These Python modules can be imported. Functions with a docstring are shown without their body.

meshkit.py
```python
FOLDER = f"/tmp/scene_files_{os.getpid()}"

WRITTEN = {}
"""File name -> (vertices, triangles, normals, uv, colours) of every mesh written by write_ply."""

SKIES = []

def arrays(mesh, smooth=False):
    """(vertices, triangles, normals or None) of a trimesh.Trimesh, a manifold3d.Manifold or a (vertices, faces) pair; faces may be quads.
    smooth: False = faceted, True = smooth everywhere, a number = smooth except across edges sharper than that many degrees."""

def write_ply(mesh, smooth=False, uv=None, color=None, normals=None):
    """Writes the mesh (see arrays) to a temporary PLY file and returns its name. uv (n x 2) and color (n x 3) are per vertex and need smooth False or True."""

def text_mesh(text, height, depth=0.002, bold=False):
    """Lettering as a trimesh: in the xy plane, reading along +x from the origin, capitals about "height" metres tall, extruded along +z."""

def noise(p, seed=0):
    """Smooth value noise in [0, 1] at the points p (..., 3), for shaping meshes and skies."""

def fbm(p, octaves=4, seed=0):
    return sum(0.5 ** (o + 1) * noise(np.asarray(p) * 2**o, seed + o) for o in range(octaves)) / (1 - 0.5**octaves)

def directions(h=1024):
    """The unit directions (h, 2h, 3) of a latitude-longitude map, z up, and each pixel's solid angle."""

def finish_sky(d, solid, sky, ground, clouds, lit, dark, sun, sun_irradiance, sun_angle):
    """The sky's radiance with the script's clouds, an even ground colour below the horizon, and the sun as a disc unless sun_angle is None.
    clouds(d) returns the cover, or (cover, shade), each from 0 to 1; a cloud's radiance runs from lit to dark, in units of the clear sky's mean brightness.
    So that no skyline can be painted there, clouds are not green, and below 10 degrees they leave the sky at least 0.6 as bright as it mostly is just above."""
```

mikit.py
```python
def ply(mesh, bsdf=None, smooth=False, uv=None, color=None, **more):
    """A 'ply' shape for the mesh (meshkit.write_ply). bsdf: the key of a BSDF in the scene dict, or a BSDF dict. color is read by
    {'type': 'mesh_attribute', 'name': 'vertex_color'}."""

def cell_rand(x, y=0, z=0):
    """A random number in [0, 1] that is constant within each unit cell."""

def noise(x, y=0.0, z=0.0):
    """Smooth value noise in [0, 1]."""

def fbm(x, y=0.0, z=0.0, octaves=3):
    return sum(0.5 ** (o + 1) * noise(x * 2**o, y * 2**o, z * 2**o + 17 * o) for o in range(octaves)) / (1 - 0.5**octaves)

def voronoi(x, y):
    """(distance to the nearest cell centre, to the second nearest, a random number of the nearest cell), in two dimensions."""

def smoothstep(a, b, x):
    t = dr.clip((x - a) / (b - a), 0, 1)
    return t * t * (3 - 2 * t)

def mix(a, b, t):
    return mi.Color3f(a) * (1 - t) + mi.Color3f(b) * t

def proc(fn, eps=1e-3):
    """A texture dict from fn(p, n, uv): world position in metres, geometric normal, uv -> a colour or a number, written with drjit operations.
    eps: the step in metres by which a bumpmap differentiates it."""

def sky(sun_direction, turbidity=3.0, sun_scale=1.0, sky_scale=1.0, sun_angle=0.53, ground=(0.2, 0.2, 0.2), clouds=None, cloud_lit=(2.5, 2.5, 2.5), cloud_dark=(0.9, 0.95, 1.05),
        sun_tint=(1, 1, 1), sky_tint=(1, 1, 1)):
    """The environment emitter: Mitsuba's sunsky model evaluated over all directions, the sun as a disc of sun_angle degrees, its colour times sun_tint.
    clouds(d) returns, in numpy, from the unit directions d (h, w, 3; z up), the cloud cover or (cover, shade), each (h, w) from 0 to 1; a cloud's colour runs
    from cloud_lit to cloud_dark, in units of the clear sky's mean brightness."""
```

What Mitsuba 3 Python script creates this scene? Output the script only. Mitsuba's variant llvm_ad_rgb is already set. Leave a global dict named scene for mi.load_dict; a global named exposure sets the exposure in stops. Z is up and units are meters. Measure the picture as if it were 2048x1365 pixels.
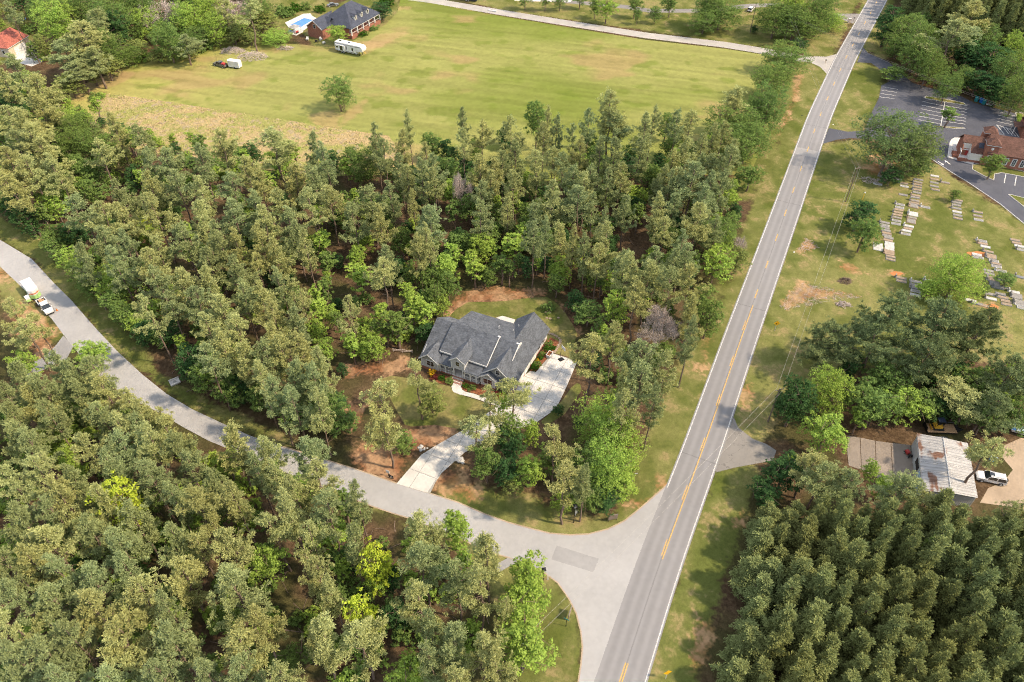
import math, numpy as np, trimesh, mitsuba as mi, drjit as dr, mikit, meshkit
from shapely.geometry import Polygon, Point, LineString
from shapely import affinity
# ---------------------------------------------------------------- camera, sky, exposure
CAM_H, FOC, HOR = 112.0, 1490.0, 1430.0          # metres above ground, focal length and horizon distance in photo pixels (2048 wide)
PITCH = math.atan(HOR / FOC)
T = mi.ScalarTransform4f
scene, labels = {'type': 'scene'}, {}
scene['camera'] = {'type': 'perspective', 'fov': math.degrees(2 * math.atan(1024 / FOC)), 'fov_axis': 'x', 'near_clip': 1.0, 'far_clip': 3000.0,
                   'to_world': T().look_at(origin=[0, 0, CAM_H], target=[0, math.cos(PITCH), CAM_H - math.sin(PITCH)], up=[0, 0, 1])}
SUN = (0.965 * 0.69, -0.25 * 0.69, 0.724)
def cloud_cover(d):
    n = meshkit.fbm(d * np.array([2.2, 2.2, 4.0]) + 3.0, 4, 7)
    c = np.clip((n - 0.42) * 4.0, 0, 1)
    return 0.35 + c * 0.6, np.clip((n - 0.6) * 2, 0, 1)
scene['sky_light'] = mikit.sky(SUN, turbidity=3, sun_scale=0.64, sky_scale=1.0, sun_angle=2.6, sun_tint=(0.98, 0.97, 0.945), clouds=cloud_cover)
exposure = 2.9
rng = np.random.default_rng(11)

# ---------------------------------------------------------------- helpers
_p = np.array([0, math.cos(PITCH), -math.sin(PITCH)]); _u = np.array([0, math.sin(PITCH), math.cos(PITCH)])
def at(u, v, z=0.0):
    """the point of the place at height z that a survey reading (u, v) of the photograph stands for"""
    d = (u - 1024) / FOC * np.array([1.0, 0, 0]) + _p - (v - 682.5) / FOC * _u
    return (d * (z - CAM_H) / d[2])[:2]
def pts(l, z=0.0): return np.array([at(u, v, z) for u, v in l])
class Fr:
    """a local frame: origin, direction of its x axis in degrees"""
    def __init__(s, o, ang, z=0.0):
        a = math.radians(ang); s.o = np.array([o[0], o[1], z]); s.a = ang
        s.R = np.array([[math.cos(a), -math.sin(a), 0], [math.sin(a), math.cos(a), 0], [0, 0, 1.0]])
    def __call__(s, V): return np.asarray(V, float) @ s.R.T + s.o
    def sub(s, x, y, z=0, ang=0): p = s([x, y, z]); return Fr(p[:2], s.a + ang, p[2])
def two(a, b, z=0):
    d = np.subtract(b, a); return Fr(a, math.degrees(math.atan2(d[1], d[0])), z)
class MB:
    def __init__(s): s.V, s.F, s.n = [], [], 0
    def add(s, V, F):
        V = np.asarray(V, float); F = np.asarray(F, int)
        if F.shape[1] == 4: F = np.vstack([F[:, [0, 1, 2]], F[:, [0, 2, 3]]])
        s.V.append(V); s.F.append(F + s.n); s.n += len(V); return s
    def tm(s, m): return s.add(m.vertices, m.faces)
    def box(s, x0, x1, y0, y1, z0, z1, fr=None):
        V = np.array([[x, y, z] for z in (z0, z1) for x, y in ((x0, y0), (x1, y0), (x1, y1), (x0, y1))], float)
        return s.add(fr(V) if fr else V, [[0, 3, 2, 1], [4, 5, 6, 7], [0, 1, 5, 4], [1, 2, 6, 5], [2, 3, 7, 6], [3, 0, 4, 7]])
    def hull8(s, A, z0, B, z1):
        """a frustum from rectangle A = (x0,x1,y0,y1) at z0 to B at z1"""
        V = [[x, y, z] for (x0, x1, y0, y1), z in ((A, z0), (B, z1)) for x, y in ((x0, y0), (x1, y0), (x1, y1), (x0, y1))]
        return s.add(V, [[0, 3, 2, 1], [4, 5, 6, 7], [0, 1, 5, 4], [1, 2, 6, 5], [2, 3, 7, 6], [3, 0, 4, 7]])
    def prism(s, poly, z0, z1):
        P = poly if hasattr(poly, 'geom_type') else Polygon(poly)
        if not P.is_valid: P = P.buffer(0)
        for g in getattr(P, 'geoms', [P]): m = trimesh.creation.extrude_polygon(g, z1 - z0, engine='earcut'); m.apply_translation([0, 0, z0]); s.tm(m)
        return s
    def slab(s, P, t=0.18):
        """a convex planar face with thickness t straight down"""
        P = np.asarray(P, float); n = len(P); a = np.cross(P[1] - P[0], P[2] - P[0])
        if a[2] < 0: P = P[::-1]
        Q = P - [0, 0, t]; V = np.vstack([P, Q]); F = []
        for i in range(1, n - 1): F += [[0, i, i + 1], [n, n + i + 1, n + i]]
        for i in range(n): j = (i + 1) % n; F += [[i, n + i, n + j], [i, n + j, j]]
        return s.add(V, F)
    def plate(s, P, t):
        """a convex planar face with thickness vector t"""
        P = np.asarray(P, float); n = len(P); Q = P + np.asarray(t, float); V = np.vstack([P, Q]); F = []
        for i in range(1, n - 1): F += [[0, i + 1, i], [n, n + i, n + i + 1]]
        for i in range(n): j = (i + 1) % n; F += [[i, j, n + j], [i, n + j, n + i]]
        return s.add(V, F)
    def tube(s, P, r, k=6, cap=True):
        P = np.asarray(P, float); r = np.broadcast_to(r, (len(P),)); t = np.gradient(P, axis=0); t /= np.linalg.norm(t, axis=1, keepdims=True) + 1e-9
        a = np.cross(t, np.where(np.abs(t[:, 2:]) < 0.9, [0, 0, 1.0], [1.0, 0, 0])); a /= np.linalg.norm(a, axis=1, keepdims=True) + 1e-9; b = np.cross(t, a)
        g = np.arange(k) * 2 * np.pi / k
        V = (P[:, None] + r[:, None, None] * (np.cos(g)[None, :, None] * a[:, None] + np.sin(g)[None, :, None] * b[:, None])).reshape(-1, 3); F = []
        for i in range(len(P) - 1):
            for j in range(k): q = (j + 1) % k; F += [[i * k + j, i * k + q, (i + 1) * k + q], [i * k + j, (i + 1) * k + q, (i + 1) * k + j]]
        if cap:
            e = (len(P) - 1) * k
            for j in range(1, k - 1): F += [[0, j + 1, j], [e, e + j, e + j + 1]]
        return s.add(V, F)
    def wheel(s, x, y, r, w, z=None):
        """a wheel whose axle runs along y"""
        z = r if z is None else z; return s.tube([[x, y - w / 2, z], [x, y + w / 2, z]], r, 14)
    def sheet(s, poly, z):
        P = poly if hasattr(poly, 'geom_type') else Polygon(poly)
        if not P.is_valid: P = P.buffer(0)
        for g in getattr(P, 'geoms', [P]):
            v, f = trimesh.creation.triangulate_polygon(g, engine='earcut')
            s.add(np.c_[v, np.full(len(v), z)], f[:, ::-1] if np.cross(v[f[0, 1]] - v[f[0, 0]], v[f[0, 2]] - v[f[0, 0]]) < 0 else f)
        return s
    def mesh(s): return np.vstack(s.V), np.vstack(s.F)
def num(name):
    if name not in _taken: _taken.add(name); return name
    i = _next.get(name, 1)
    while f'{name}_{i:03d}' in _taken: i += 1
    _next[name] = i + 1; k = f'{name}_{i:03d}'; _taken.add(k); return k
_taken, _next = set(), {}
def put(key, mb, mat, fr=None, smooth=False):
    V, F = mb.mesh() if isinstance(mb, MB) else mb
    if fr is not None: V = fr(V)
    if not (key in labels and key in _taken and key not in scene): key = num(key)
    scene[key] = mikit.ply((V, F), mat, smooth=smooth); return key
def thing(name, label, cat, group=None):
    k = num(name); labels[k] = {'label': label, 'category': cat}
    if group: labels[k]['group'] = group
    return k
def struct(key, kind='structure', label=None):
    labels[key] = {'kind': kind}
    if label: labels[key]['label'] = label

# ---------------------------------------------------------------- materials
KA = 0.72     # all surfaces but leaves: real-world reflectance against the photograph's bright exposure
def tex(fn, eps=1e-3): return mikit.proc(lambda p, n, uv: mi.Color3f(fn(p, n, uv)) * KA, eps)
def rgb(*c): return {'type': 'rgb', 'value': [float(q) * KA for q in c]}
def mat(name, col, rough=None, metal=0.0, bump=None, scale=0.01, spec=0.5, two=True):
    if rough is None: b = {'type': 'diffuse', 'reflectance': col}
    else: b = {'type': 'principled', 'base_color': col, 'roughness': rough, 'metallic': metal, 'specular': spec}
    if bump is not None: b = {'type': 'bumpmap', 'arbitrary': bump, 'scale': scale, 'bsdf': b}
    scene[name] = {'type': 'twosided', 'bsdf': b} if two else b
N, FB, MIX, SS, CR, VOR = mikit.noise, mikit.fbm, mikit.mix, mikit.smoothstep, mikit.cell_rand, mikit.voronoi
def C(*c): return mi.Color3f(*c)
def ground_fn(p, n, uv):
    x, y = p.x, p.y
    big = FB(x * 0.06, y * 0.06, 1.0, 3); mid = FB(x * 0.35, y * 0.35, 5.0, 3); fine = FB(x * 2.1, y * 2.1, 9.0, 2); tiny = N(x * 7.0, y * 7.0, 2.0)
    g = (uv.x - 0.5) * 20.0 + (mid - 0.5) * 3.0 + (fine - 0.5) * 1.6
    dd = (uv.y - 0.5) * 20.0 + (mid - 0.5) * 3.6 + (fine - 0.5) * 1.8
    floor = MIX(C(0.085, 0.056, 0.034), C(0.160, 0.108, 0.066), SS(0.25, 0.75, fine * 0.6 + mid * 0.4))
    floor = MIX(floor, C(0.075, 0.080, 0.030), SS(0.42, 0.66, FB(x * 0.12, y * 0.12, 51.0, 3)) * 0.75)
    grass = MIX(C(0.128, 0.150, 0.040), C(0.255, 0.245, 0.092), SS(0.3, 0.7, big * 0.55 + mid * 0.45))
    grass = MIX(grass, C(0.310, 0.240, 0.120), SS(0.56, 0.76, mid * 0.7 + fine * 0.3) * 0.75)
    grass = MIX(grass, C(0.100, 0.125, 0.026), SS(0.58, 0.8, FB(x * 0.16, y * 0.1, 33.0, 3)) * 0.7)
    grass = grass * (0.72 + 0.56 * (0.5 * fine + 0.5 * tiny))
    dirt = MIX(C(0.36, 0.165, 0.085), C(0.52, 0.32, 0.19), SS(0.3, 0.7, mid)) * (0.8 + 0.4 * fine)
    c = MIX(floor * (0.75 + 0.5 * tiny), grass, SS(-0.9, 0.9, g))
    return MIX(c, dirt, SS(-0.9, 1.1, dd) * (0.45 + 0.4 * fine))
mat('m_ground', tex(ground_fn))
def field_fn(p, n, uv):
    x, y = p.x, p.y
    big = FB(x * 0.022, y * 0.030, 1.0, 4); mid = FB(x * 0.16, y * 0.22, 5.0, 3); fine = FB(x * 0.9, y * 0.9, 9.0, 3); st = N(y * 0.62 + x * 0.16 + mid, x * 0.035, 3.0)
    dry = SS(-60.0, -150.0, x + (big - 0.5) * 60.0)
    c = MIX(C(0.195, 0.232, 0.052), C(0.300, 0.305, 0.100), SS(0.32, 0.68, big))
    c = MIX(c, C(0.455, 0.400, 0.135), dry * 0.75)
    c = MIX(c, C(0.155, 0.205, 0.034), SS(0.56, 0.78, mid) * 0.55)
    c = MIX(c, C(0.380, 0.270, 0.135), SS(0.60, 0.76, FB(x * 0.055, y * 0.08, 21.0, 3)) * 0.6)
    dd = (uv.y - 0.5) * 20.0 + (mid - 0.5) * 4.0 + (fine - 0.5) * 1.5
    c = MIX(c, C(0.47, 0.31, 0.17), SS(-0.9, 1.3, dd) * 0.5)
    return c * (0.76 + 0.24 * fine + 0.24 * st)
mat('m_field', tex(field_fn))
def meadow_fn(p, n, uv):
    x, y = p.x, p.y
    a = FB(x * 0.13, y * 0.2, 3.0, 3); f = FB(x * 0.8, y * 0.8, 4.0, 3)
    c = MIX(C(0.33, 0.33, 0.110), C(0.47, 0.36, 0.190), SS(0.35, 0.62, a * 0.6 + f * 0.4))
    return MIX(c, C(0.36, 0.31, 0.24), SS(0.6, 0.75, f) * 0.5) * (0.82 + 0.3 * N(x * 3, y * 3, 1.0))
mat('m_meadow', tex(meadow_fn))
def asphalt(base, var, crack):
    def fn(p, n, uv):
        x, y = p.x * 0.82 + p.y * 0.57, p.y * 0.82 - p.x * 0.57
        a = FB(x * 0.11, y * 0.11, 1.0, 5); b = FB(x * 1.9, y * 1.9, 2.0, 3)
        c = C(*base) * (1.0 + var * (a - 0.5) * 2.0 + 0.07 * (b - 0.5) * 2.0)
        if crack:
            d1, d2, w = VOR(x * 0.30 + (b - 0.5) * 0.5, y * 0.30 + (a - 0.5) * 0.8)
            c = c * (1.0 - crack * (1.0 - SS(0.0, 0.03, d2 - d1)))
        return c
    return fn
# the through road wears in long bands: two darker wheel paths in each lane (uv.x runs across, in metres)
def road_fn(p, n, uv):
    x, y = p.x, p.y
    a = FB(x * 0.10, y * 0.05, 1.0, 3); b = FB(x * 1.8, y * 1.8, 2.0, 3); t = dr.abs(uv.x)
    band = SS(0.75, 0.1, dr.abs(t - 0.95)) + SS(0.75, 0.1, dr.abs(t - 2.55))
    seg = CR(dr.floor((uv.y + 11.0) / 47.0), 4, 2)
    c = MIX(C(0.232, 0.228, 0.236), C(0.315, 0.308, 0.317), 0.30 + 0.45 * a + 0.35 * seg)
    c = c * (1.0 - 0.13 * band + 0.10 * (b - 0.5)) * (1.0 - 0.22 * SS(0.16, 0.0, dr.abs(t - 0.02)))
    joint = SS(0.22, 0.0, dr.abs(uv.y - 47.0 * dr.floor(uv.y / 47.0 + 0.5)))
    return c * (1.0 - 0.25 * joint)
mat('m_road', tex(road_fn), 0.85, spec=0.3)
mat('m_side', tex(asphalt((0.415, 0.410, 0.412), 0.17, 0.03)), 0.9, spec=0.25)
mat('m_patch', tex(asphalt((0.335, 0.330, 0.335), 0.24, 0.05)), 0.9, spec=0.25)
mat('m_lot', tex(asphalt((0.092, 0.096, 0.118), 0.38, 0.0)), 0.85, spec=0.3)
mat('m_oldlot', tex(asphalt((0.24, 0.225, 0.21), 0.25, 0.30)), 0.9, spec=0.25)
def conc(base):
    def fn(p, n, uv):
        a = FB(p.x * 0.4, p.y * 0.4, 1.0, 3); b = FB(p.x * 3, p.y * 3, 2.0, 2)
        return C(*base) * (0.78 + 0.32 * a + 0.14 * b)
    return fn
mat('m_concrete', tex(conc((0.62, 0.595, 0.565))), 0.9, spec=0.2)
mat('m_pad', tex(conc((0.30, 0.255, 0.22))), 0.9, spec=0.2)
mat('m_gravel', tex(conc((0.46, 0.435, 0.405))))
mat('m_sand', tex(conc((0.46, 0.36, 0.265))))
mat('m_mulch', tex(lambda p, n, uv: MIX(C(0.20, 0.070, 0.035), C(0.36, 0.155, 0.085), FB(p.x * 2.4, p.y * 2.4, 1.0, 3)) * (0.6 + 0.8 * N(p.x * 7, p.y * 7, 3.0))))
mat('m_lawn', tex(lambda p, n, uv: MIX(C(0.135, 0.155, 0.042), C(0.240, 0.215, 0.085), SS(0.3, 0.7, FB(p.x * 0.3, p.y * 0.3, 1.0, 4))) * (0.75 + 0.5 * FB(p.x * 2.6, p.y * 2.6, 3.0, 2))))
mat('m_white', rgb(0.78, 0.77, 0.75), 0.7); mat('m_yellow', rgb(0.74, 0.42, 0.07), 0.7); mat('m_trim', rgb(0.80, 0.79, 0.77), 0.55)
mat('m_paint_white', tex(lambda p, n, uv: C(0.74, 0.73, 0.70) * (0.72 + 0.4 * FB(p.x * 2.5, p.y * 2.5, 7.0, 3))), 0.8)
def shingle(base, w):
    def fn(p, n, uv):
        r = FB(p.x * 1.1, p.y * 1.1, p.z * 1.1, 3); k = CR(p.x * 2.6 + p.y * 1.1, p.y * 2.6 - p.x, p.z * 6.5)
        return C(*base) * (1.0 + w * (k - 0.5) * 2 + 0.35 * (r - 0.5) * 2)
    return fn
mat('m_shingle_grey', tex(shingle((0.112, 0.124, 0.146), 0.26)), 0.9, spec=0.3)
mat('m_shingle_brown', tex(shingle((0.150, 0.080, 0.062), 0.28)), 0.9, spec=0.2)
mat('m_shingle_blue', tex(shingle((0.070, 0.080, 0.112), 0.2)), 0.9, spec=0.3)
mat('m_shingle_red', tex(shingle((0.42, 0.135, 0.10), 0.15)), 0.9, spec=0.2)
def siding_fn(p, n, uv):
    return C(0.58, 0.585, 0.585) * (0.92 + 0.12 * FB(p.x, p.y, p.z, 2)) * (1.0 - 0.30 * SS(0.12, 0.0, dr.abs(p.z * 5.5 - dr.floor(p.z * 5.5) - 0.5)))
mat('m_siding', tex(siding_fn), 0.8, spec=0.3); mat('m_gable', rgb(0.36, 0.352, 0.335), 0.85)
def brick(base):
    def fn(p, n, uv):
        row = dr.floor(p.z / 0.076); h = (p.x + p.y * 0.8 + (row - 2 * dr.floor(row / 2)) * 0.11) / 0.22
        r = CR(dr.floor(h), row, 3); m = dr.maximum(SS(0.36, 0.48, dr.abs(h - dr.floor(h) - 0.5)), SS(0.34, 0.48, dr.abs(p.z / 0.076 - row - 0.5)))
        c = MIX(C(*base) * 0.75, C(*base) * 1.3, r) * (0.8 + 0.4 * FB(p.x * 0.7, p.y * 0.7, p.z * 0.7, 2))
        return MIX(c, C(0.42, 0.36, 0.31), m * 0.5)
    return fn
mat('m_brick', tex(brick((0.36, 0.135, 0.085)))); mat('m_brick_step', rgb(0.40, 0.20, 0.15), 0.85); mat('m_mortar', rgb(0.62, 0.52, 0.46), 0.9)
mat('m_glass', rgb(0.018, 0.022, 0.028), 0.08, spec=0.9); mat('m_stained', tex(lambda p, n, uv: MIX(C(0.02, 0.03, 0.04), C(0.10, 0.12, 0.12), CR(p.x * 5, p.y * 5, p.z * 5))), 0.2)
mat('m_black', rgb(0.012, 0.012, 0.014), 0.5); mat('m_rubber', rgb(0.02, 0.02, 0.02), 0.9); mat('m_steel', rgb(0.45, 0.45, 0.46), 0.4, 0.8); mat('m_galv', rgb(0.55, 0.56, 0.57), 0.6)
mat('m_cream', rgb(0.62, 0.52, 0.38), 0.85); mat('m_offwhite', rgb(0.74, 0.72, 0.66), 0.8); mat('m_chrome', rgb(0.6, 0.6, 0.62), 0.2, 1.0)
mat('m_car_white', rgb(0.80, 0.80, 0.80), 0.25); mat('m_car_grey', rgb(0.20, 0.21, 0.20), 0.3, 0.3); mat('m_car_green', rgb(0.45, 0.72, 0.25), 0.3); mat('m_car_navy', rgb(0.03, 0.04, 0.07), 0.25)
mat('m_red', rgb(0.50, 0.05, 0.05), 0.5); mat('m_orange', rgb(0.75, 0.22, 0.04), 0.6); mat('m_machine', rgb(0.72, 0.40, 0.04), 0.5); mat('m_wood', rgb(0.48, 0.30, 0.16), 0.85); mat('m_pole', rgb(0.20, 0.155, 0.12), 0.9)
mat('m_sign', rgb(0.95, 0.52, 0.01), 0.6); mat('m_blue', rgb(0.02, 0.16, 0.50), 0.5); mat('m_teal', rgb(0.03, 0.28, 0.30), 0.6); mat('m_lightblue', rgb(0.45, 0.62, 0.72), 0.6)
mat('m_wire', rgb(0.50, 0.47, 0.44), 0.7); mat('m_rust', rgb(0.22, 0.10, 0.06), 0.9); mat('m_hedge', rgb(0.05, 0.12, 0.015))
def metalroof_fn(p, n, uv):
    r = FB(p.x * 0.35, p.y * 0.35, 4.0, 4); r2 = N(uv.x * 2.6, uv.y * 0.5, 2.0)
    m = SS(0.50, 0.60, r * 0.72 + r2 * 0.16 + uv.y * 0.018 - uv.x * 0.035 + 0.0)
    return MIX(C(0.44, 0.43, 0.425) * (0.85 + 0.3 * FB(p.x, p.y * 2, 1.0, 2)), C(0.22, 0.115, 0.075), m)
mat('m_metalroof', tex(metalroof_fn), 0.55, spec=0.4)
for nm, c in (('m_stone_grey', (0.29, 0.275, 0.255)), ('m_stone_white', (0.56, 0.55, 0.53)), ('m_stone_tan', (0.36, 0.275, 0.20)), ('m_stone_dark', (0.20, 0.21, 0.23))):
    mat(nm, tex((lambda c: lambda p, n, uv: C(*c) * (0.68 + 0.6 * FB(p.x * 2.2, p.y * 2.2, p.z * 3, 3)))(c)), 0.85, spec=0.3)
mat('m_clay', rgb(0.58, 0.24, 0.10))
mat('m_water', rgb(0.005, 0.19, 0.62), 0.04, spec=0.7)
# leaves: thin two-sided faces, each tree and spray a little different
def leaf(name, c, dt=0.7, sat=0.30):
    def fn(p, n, uv):
        tree = CR(p.x * 0.16, p.y * 0.16, 1.0); f = N(p.x * 1.7, p.y * 1.7, p.z * 1.7); t2 = N(p.x * 0.13, p.y * 0.13, 8.0)
        k = (1.0 - sat) + sat * (0.9 * f + 0.6 * tree + 0.5 * t2)
        return C(*c) * k * MIX(C(1.07, 1.00, 0.88), C(0.95, 1.01, 1.05), t2)
    scene[name] = {'type': 'principledthin', 'base_color': mikit.proc(fn), 'roughness': 0.6, 'spec_trans': 0.0, 'diff_trans': dt, 'eta': 1.35}
leaf('m_pine', (0.372, 0.395, 0.168), .4); leaf('m_pine_grey', (0.275, 0.325, 0.150), .4); leaf('m_pine_dark', (0.195, 0.240, 0.105), .3); leaf('m_young_pine', (0.225, 0.258, 0.102), .4, .38)  # the darkest pine green paints the shaded side of crowns into the needles
leaf('m_green', (0.160, 0.240, 0.068)); leaf('m_light', (0.290, 0.410, 0.085)); leaf('m_gold', (0.62, 0.42, 0.03)); leaf('m_maroon', (0.13, 0.03, 0.03)); leaf('m_yellow_green', (0.420, 0.500, 0.060)); leaf('m_dark', (0.060, 0.125, 0.045)); leaf('m_oak', (0.150, 0.205, 0.075)); leaf('m_olive', (0.23, 0.27, 0.085))
mat('m_bark', tex(lambda p, n, uv: MIX(C(0.165, 0.115, 0.085), C(0.34, 0.26, 0.21), FB(p.x * 3, p.y * 3, p.z * 0.9, 3))))
mat('m_deadwood', tex(lambda p, n, uv: MIX(C(0.52, 0.42, 0.385), C(0.75, 0.66, 0.61), FB(p.x * 2, p.y * 2, p.z * 2, 2))))
# ---------------------------------------------------------------- roads (surveyed edges)
def S(l, ox, oy, k=1 / 3): return [(ox + x * k, oy + y * k) for x, y in l]
mid_px = [(1292, 1250), (1318.5, 1127), (1400, 910), (1482, 673), (1560.5, 455), (1639, 233), (1691, 117), (1755.5, 0)]
mid = pts(mid_px); d0 = mid[0] - mid[2]; d0 /= np.linalg.norm(d0); d1 = mid[-1] - mid[-3]; d1 /= np.linalg.norm(d1)
cl = LineString(np.vstack([mid[1] + d0 * 70, mid[1:], mid[-1] + d1 * 160])); s_ = np.linspace(0, cl.length, 220)
CL = np.array([cl.interpolate(s).coords[0] for s in s_])
for _ in range(14): CL[1:-1] = (CL[:-2] + 2 * CL[1:-1] + CL[2:]) / 4
tg = np.gradient(CL, axis=0); tg /= np.linalg.norm(tg, axis=1, keepdims=True); nr = np.c_[tg[:, 1], -tg[:, 0]]      # nr points to the right
seg = np.r_[0, np.cumsum(np.linalg.norm(np.diff(CL, axis=0), axis=1))]
def road_pt(s, off): return np.array([np.interp(s, seg, CL[:, k] + nr[:, k] * off) for k in (0, 1)])
def s_of(p): return seg[np.argmin(((CL - p) ** 2).sum(1))]
def strip(s0, s1, o0, o1, z, n=None):
    n = n or max(2, int((s1 - s0) / 3)); s = np.linspace(s0, s1, n)
    A, B = np.array([road_pt(q, o0) for q in s]), np.array([road_pt(q, o1) for q in s])
    V = np.c_[np.vstack([A, B]), np.full(2 * n, z)]; i = np.arange(n - 1)
    return V, np.vstack([np.c_[i, i + n, i + 1], np.c_[i + 1, i + n, i + n + 1]])
HW = 3.62
offs = np.array([-HW, -3.3, -1.8, 0, 1.8, 3.3, HW]); n = len(CL); k = len(offs)
V = np.zeros((n * k, 3)); V[:, :2] = (CL[:, None] + nr[:, None] * offs[None, :, None]).reshape(-1, 2); V[:, 2] = 0.024
I = np.arange(n - 1)[:, None] * k + np.arange(k - 1)[None]; I = I.ravel()
F = np.vstack([np.c_[I, I + 1, I + k], np.c_[I + 1, I + k + 1, I + k]])
struct('main_road'); _taken.add('main_road')
scene['main_road'] = mikit.ply((V, F), 'm_road', uv=np.c_[np.tile(offs, n), np.repeat(seg, k)])
sE = [s_of(at(1335, 968)), s_of(at(1205, 1340))]     # the left edge line stops where the side road joins
put('main_road__edge_line', strip(0, cl.length, 3.23, 3.36, 0.028), 'm_paint_white')
put('main_road__edge_line', strip(sE[0], cl.length, -3.36, -3.23, 0.028), 'm_paint_white')
put('main_road__edge_line', strip(0, max(sE[1] - 14, 5), -3.36, -3.23, 0.028), 'm_paint_white')
yl = [((1240, 1365), (1250, 1330), 1), ((1324, 1120), (1334, 1090), 1)]
sa, sb, sc_, = s_of(at(1328, 1118)), s_of(at(1500, 605)), s_of(at(1240, 1365))
put('main_road__solid_yellow_line', strip(sa, sb, 0.10, 0.24, 0.028), 'm_yellow'); put('main_road__solid_yellow_line', strip(0, s_of(at(1250, 1330)), -0.24, -0.10, 0.028), 'm_yellow'); put('main_road__solid_yellow_line', strip(0, s_of(at(1250, 1330)), 0.10, 0.24, 0.028), 'm_yellow')
dash0 = s_of(at(1331, 1105)) - 1.8; q = dash0
while q < cl.length - 8:
    put('main_road__dash_yellow_line', strip(q, q + 3.4, -0.24, -0.10, 0.028, 3) if q < sb else strip(q, q + 3.2, -0.08, 0.08, 0.028, 3), 'm_yellow'); q += 12.2
put('main_road__seam_strip', strip(s_of(at(1612, 310)), s_of(at(1612, 310)) + 4.2, -3.3, 3.3, 0.0268), 'm_patch')

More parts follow.
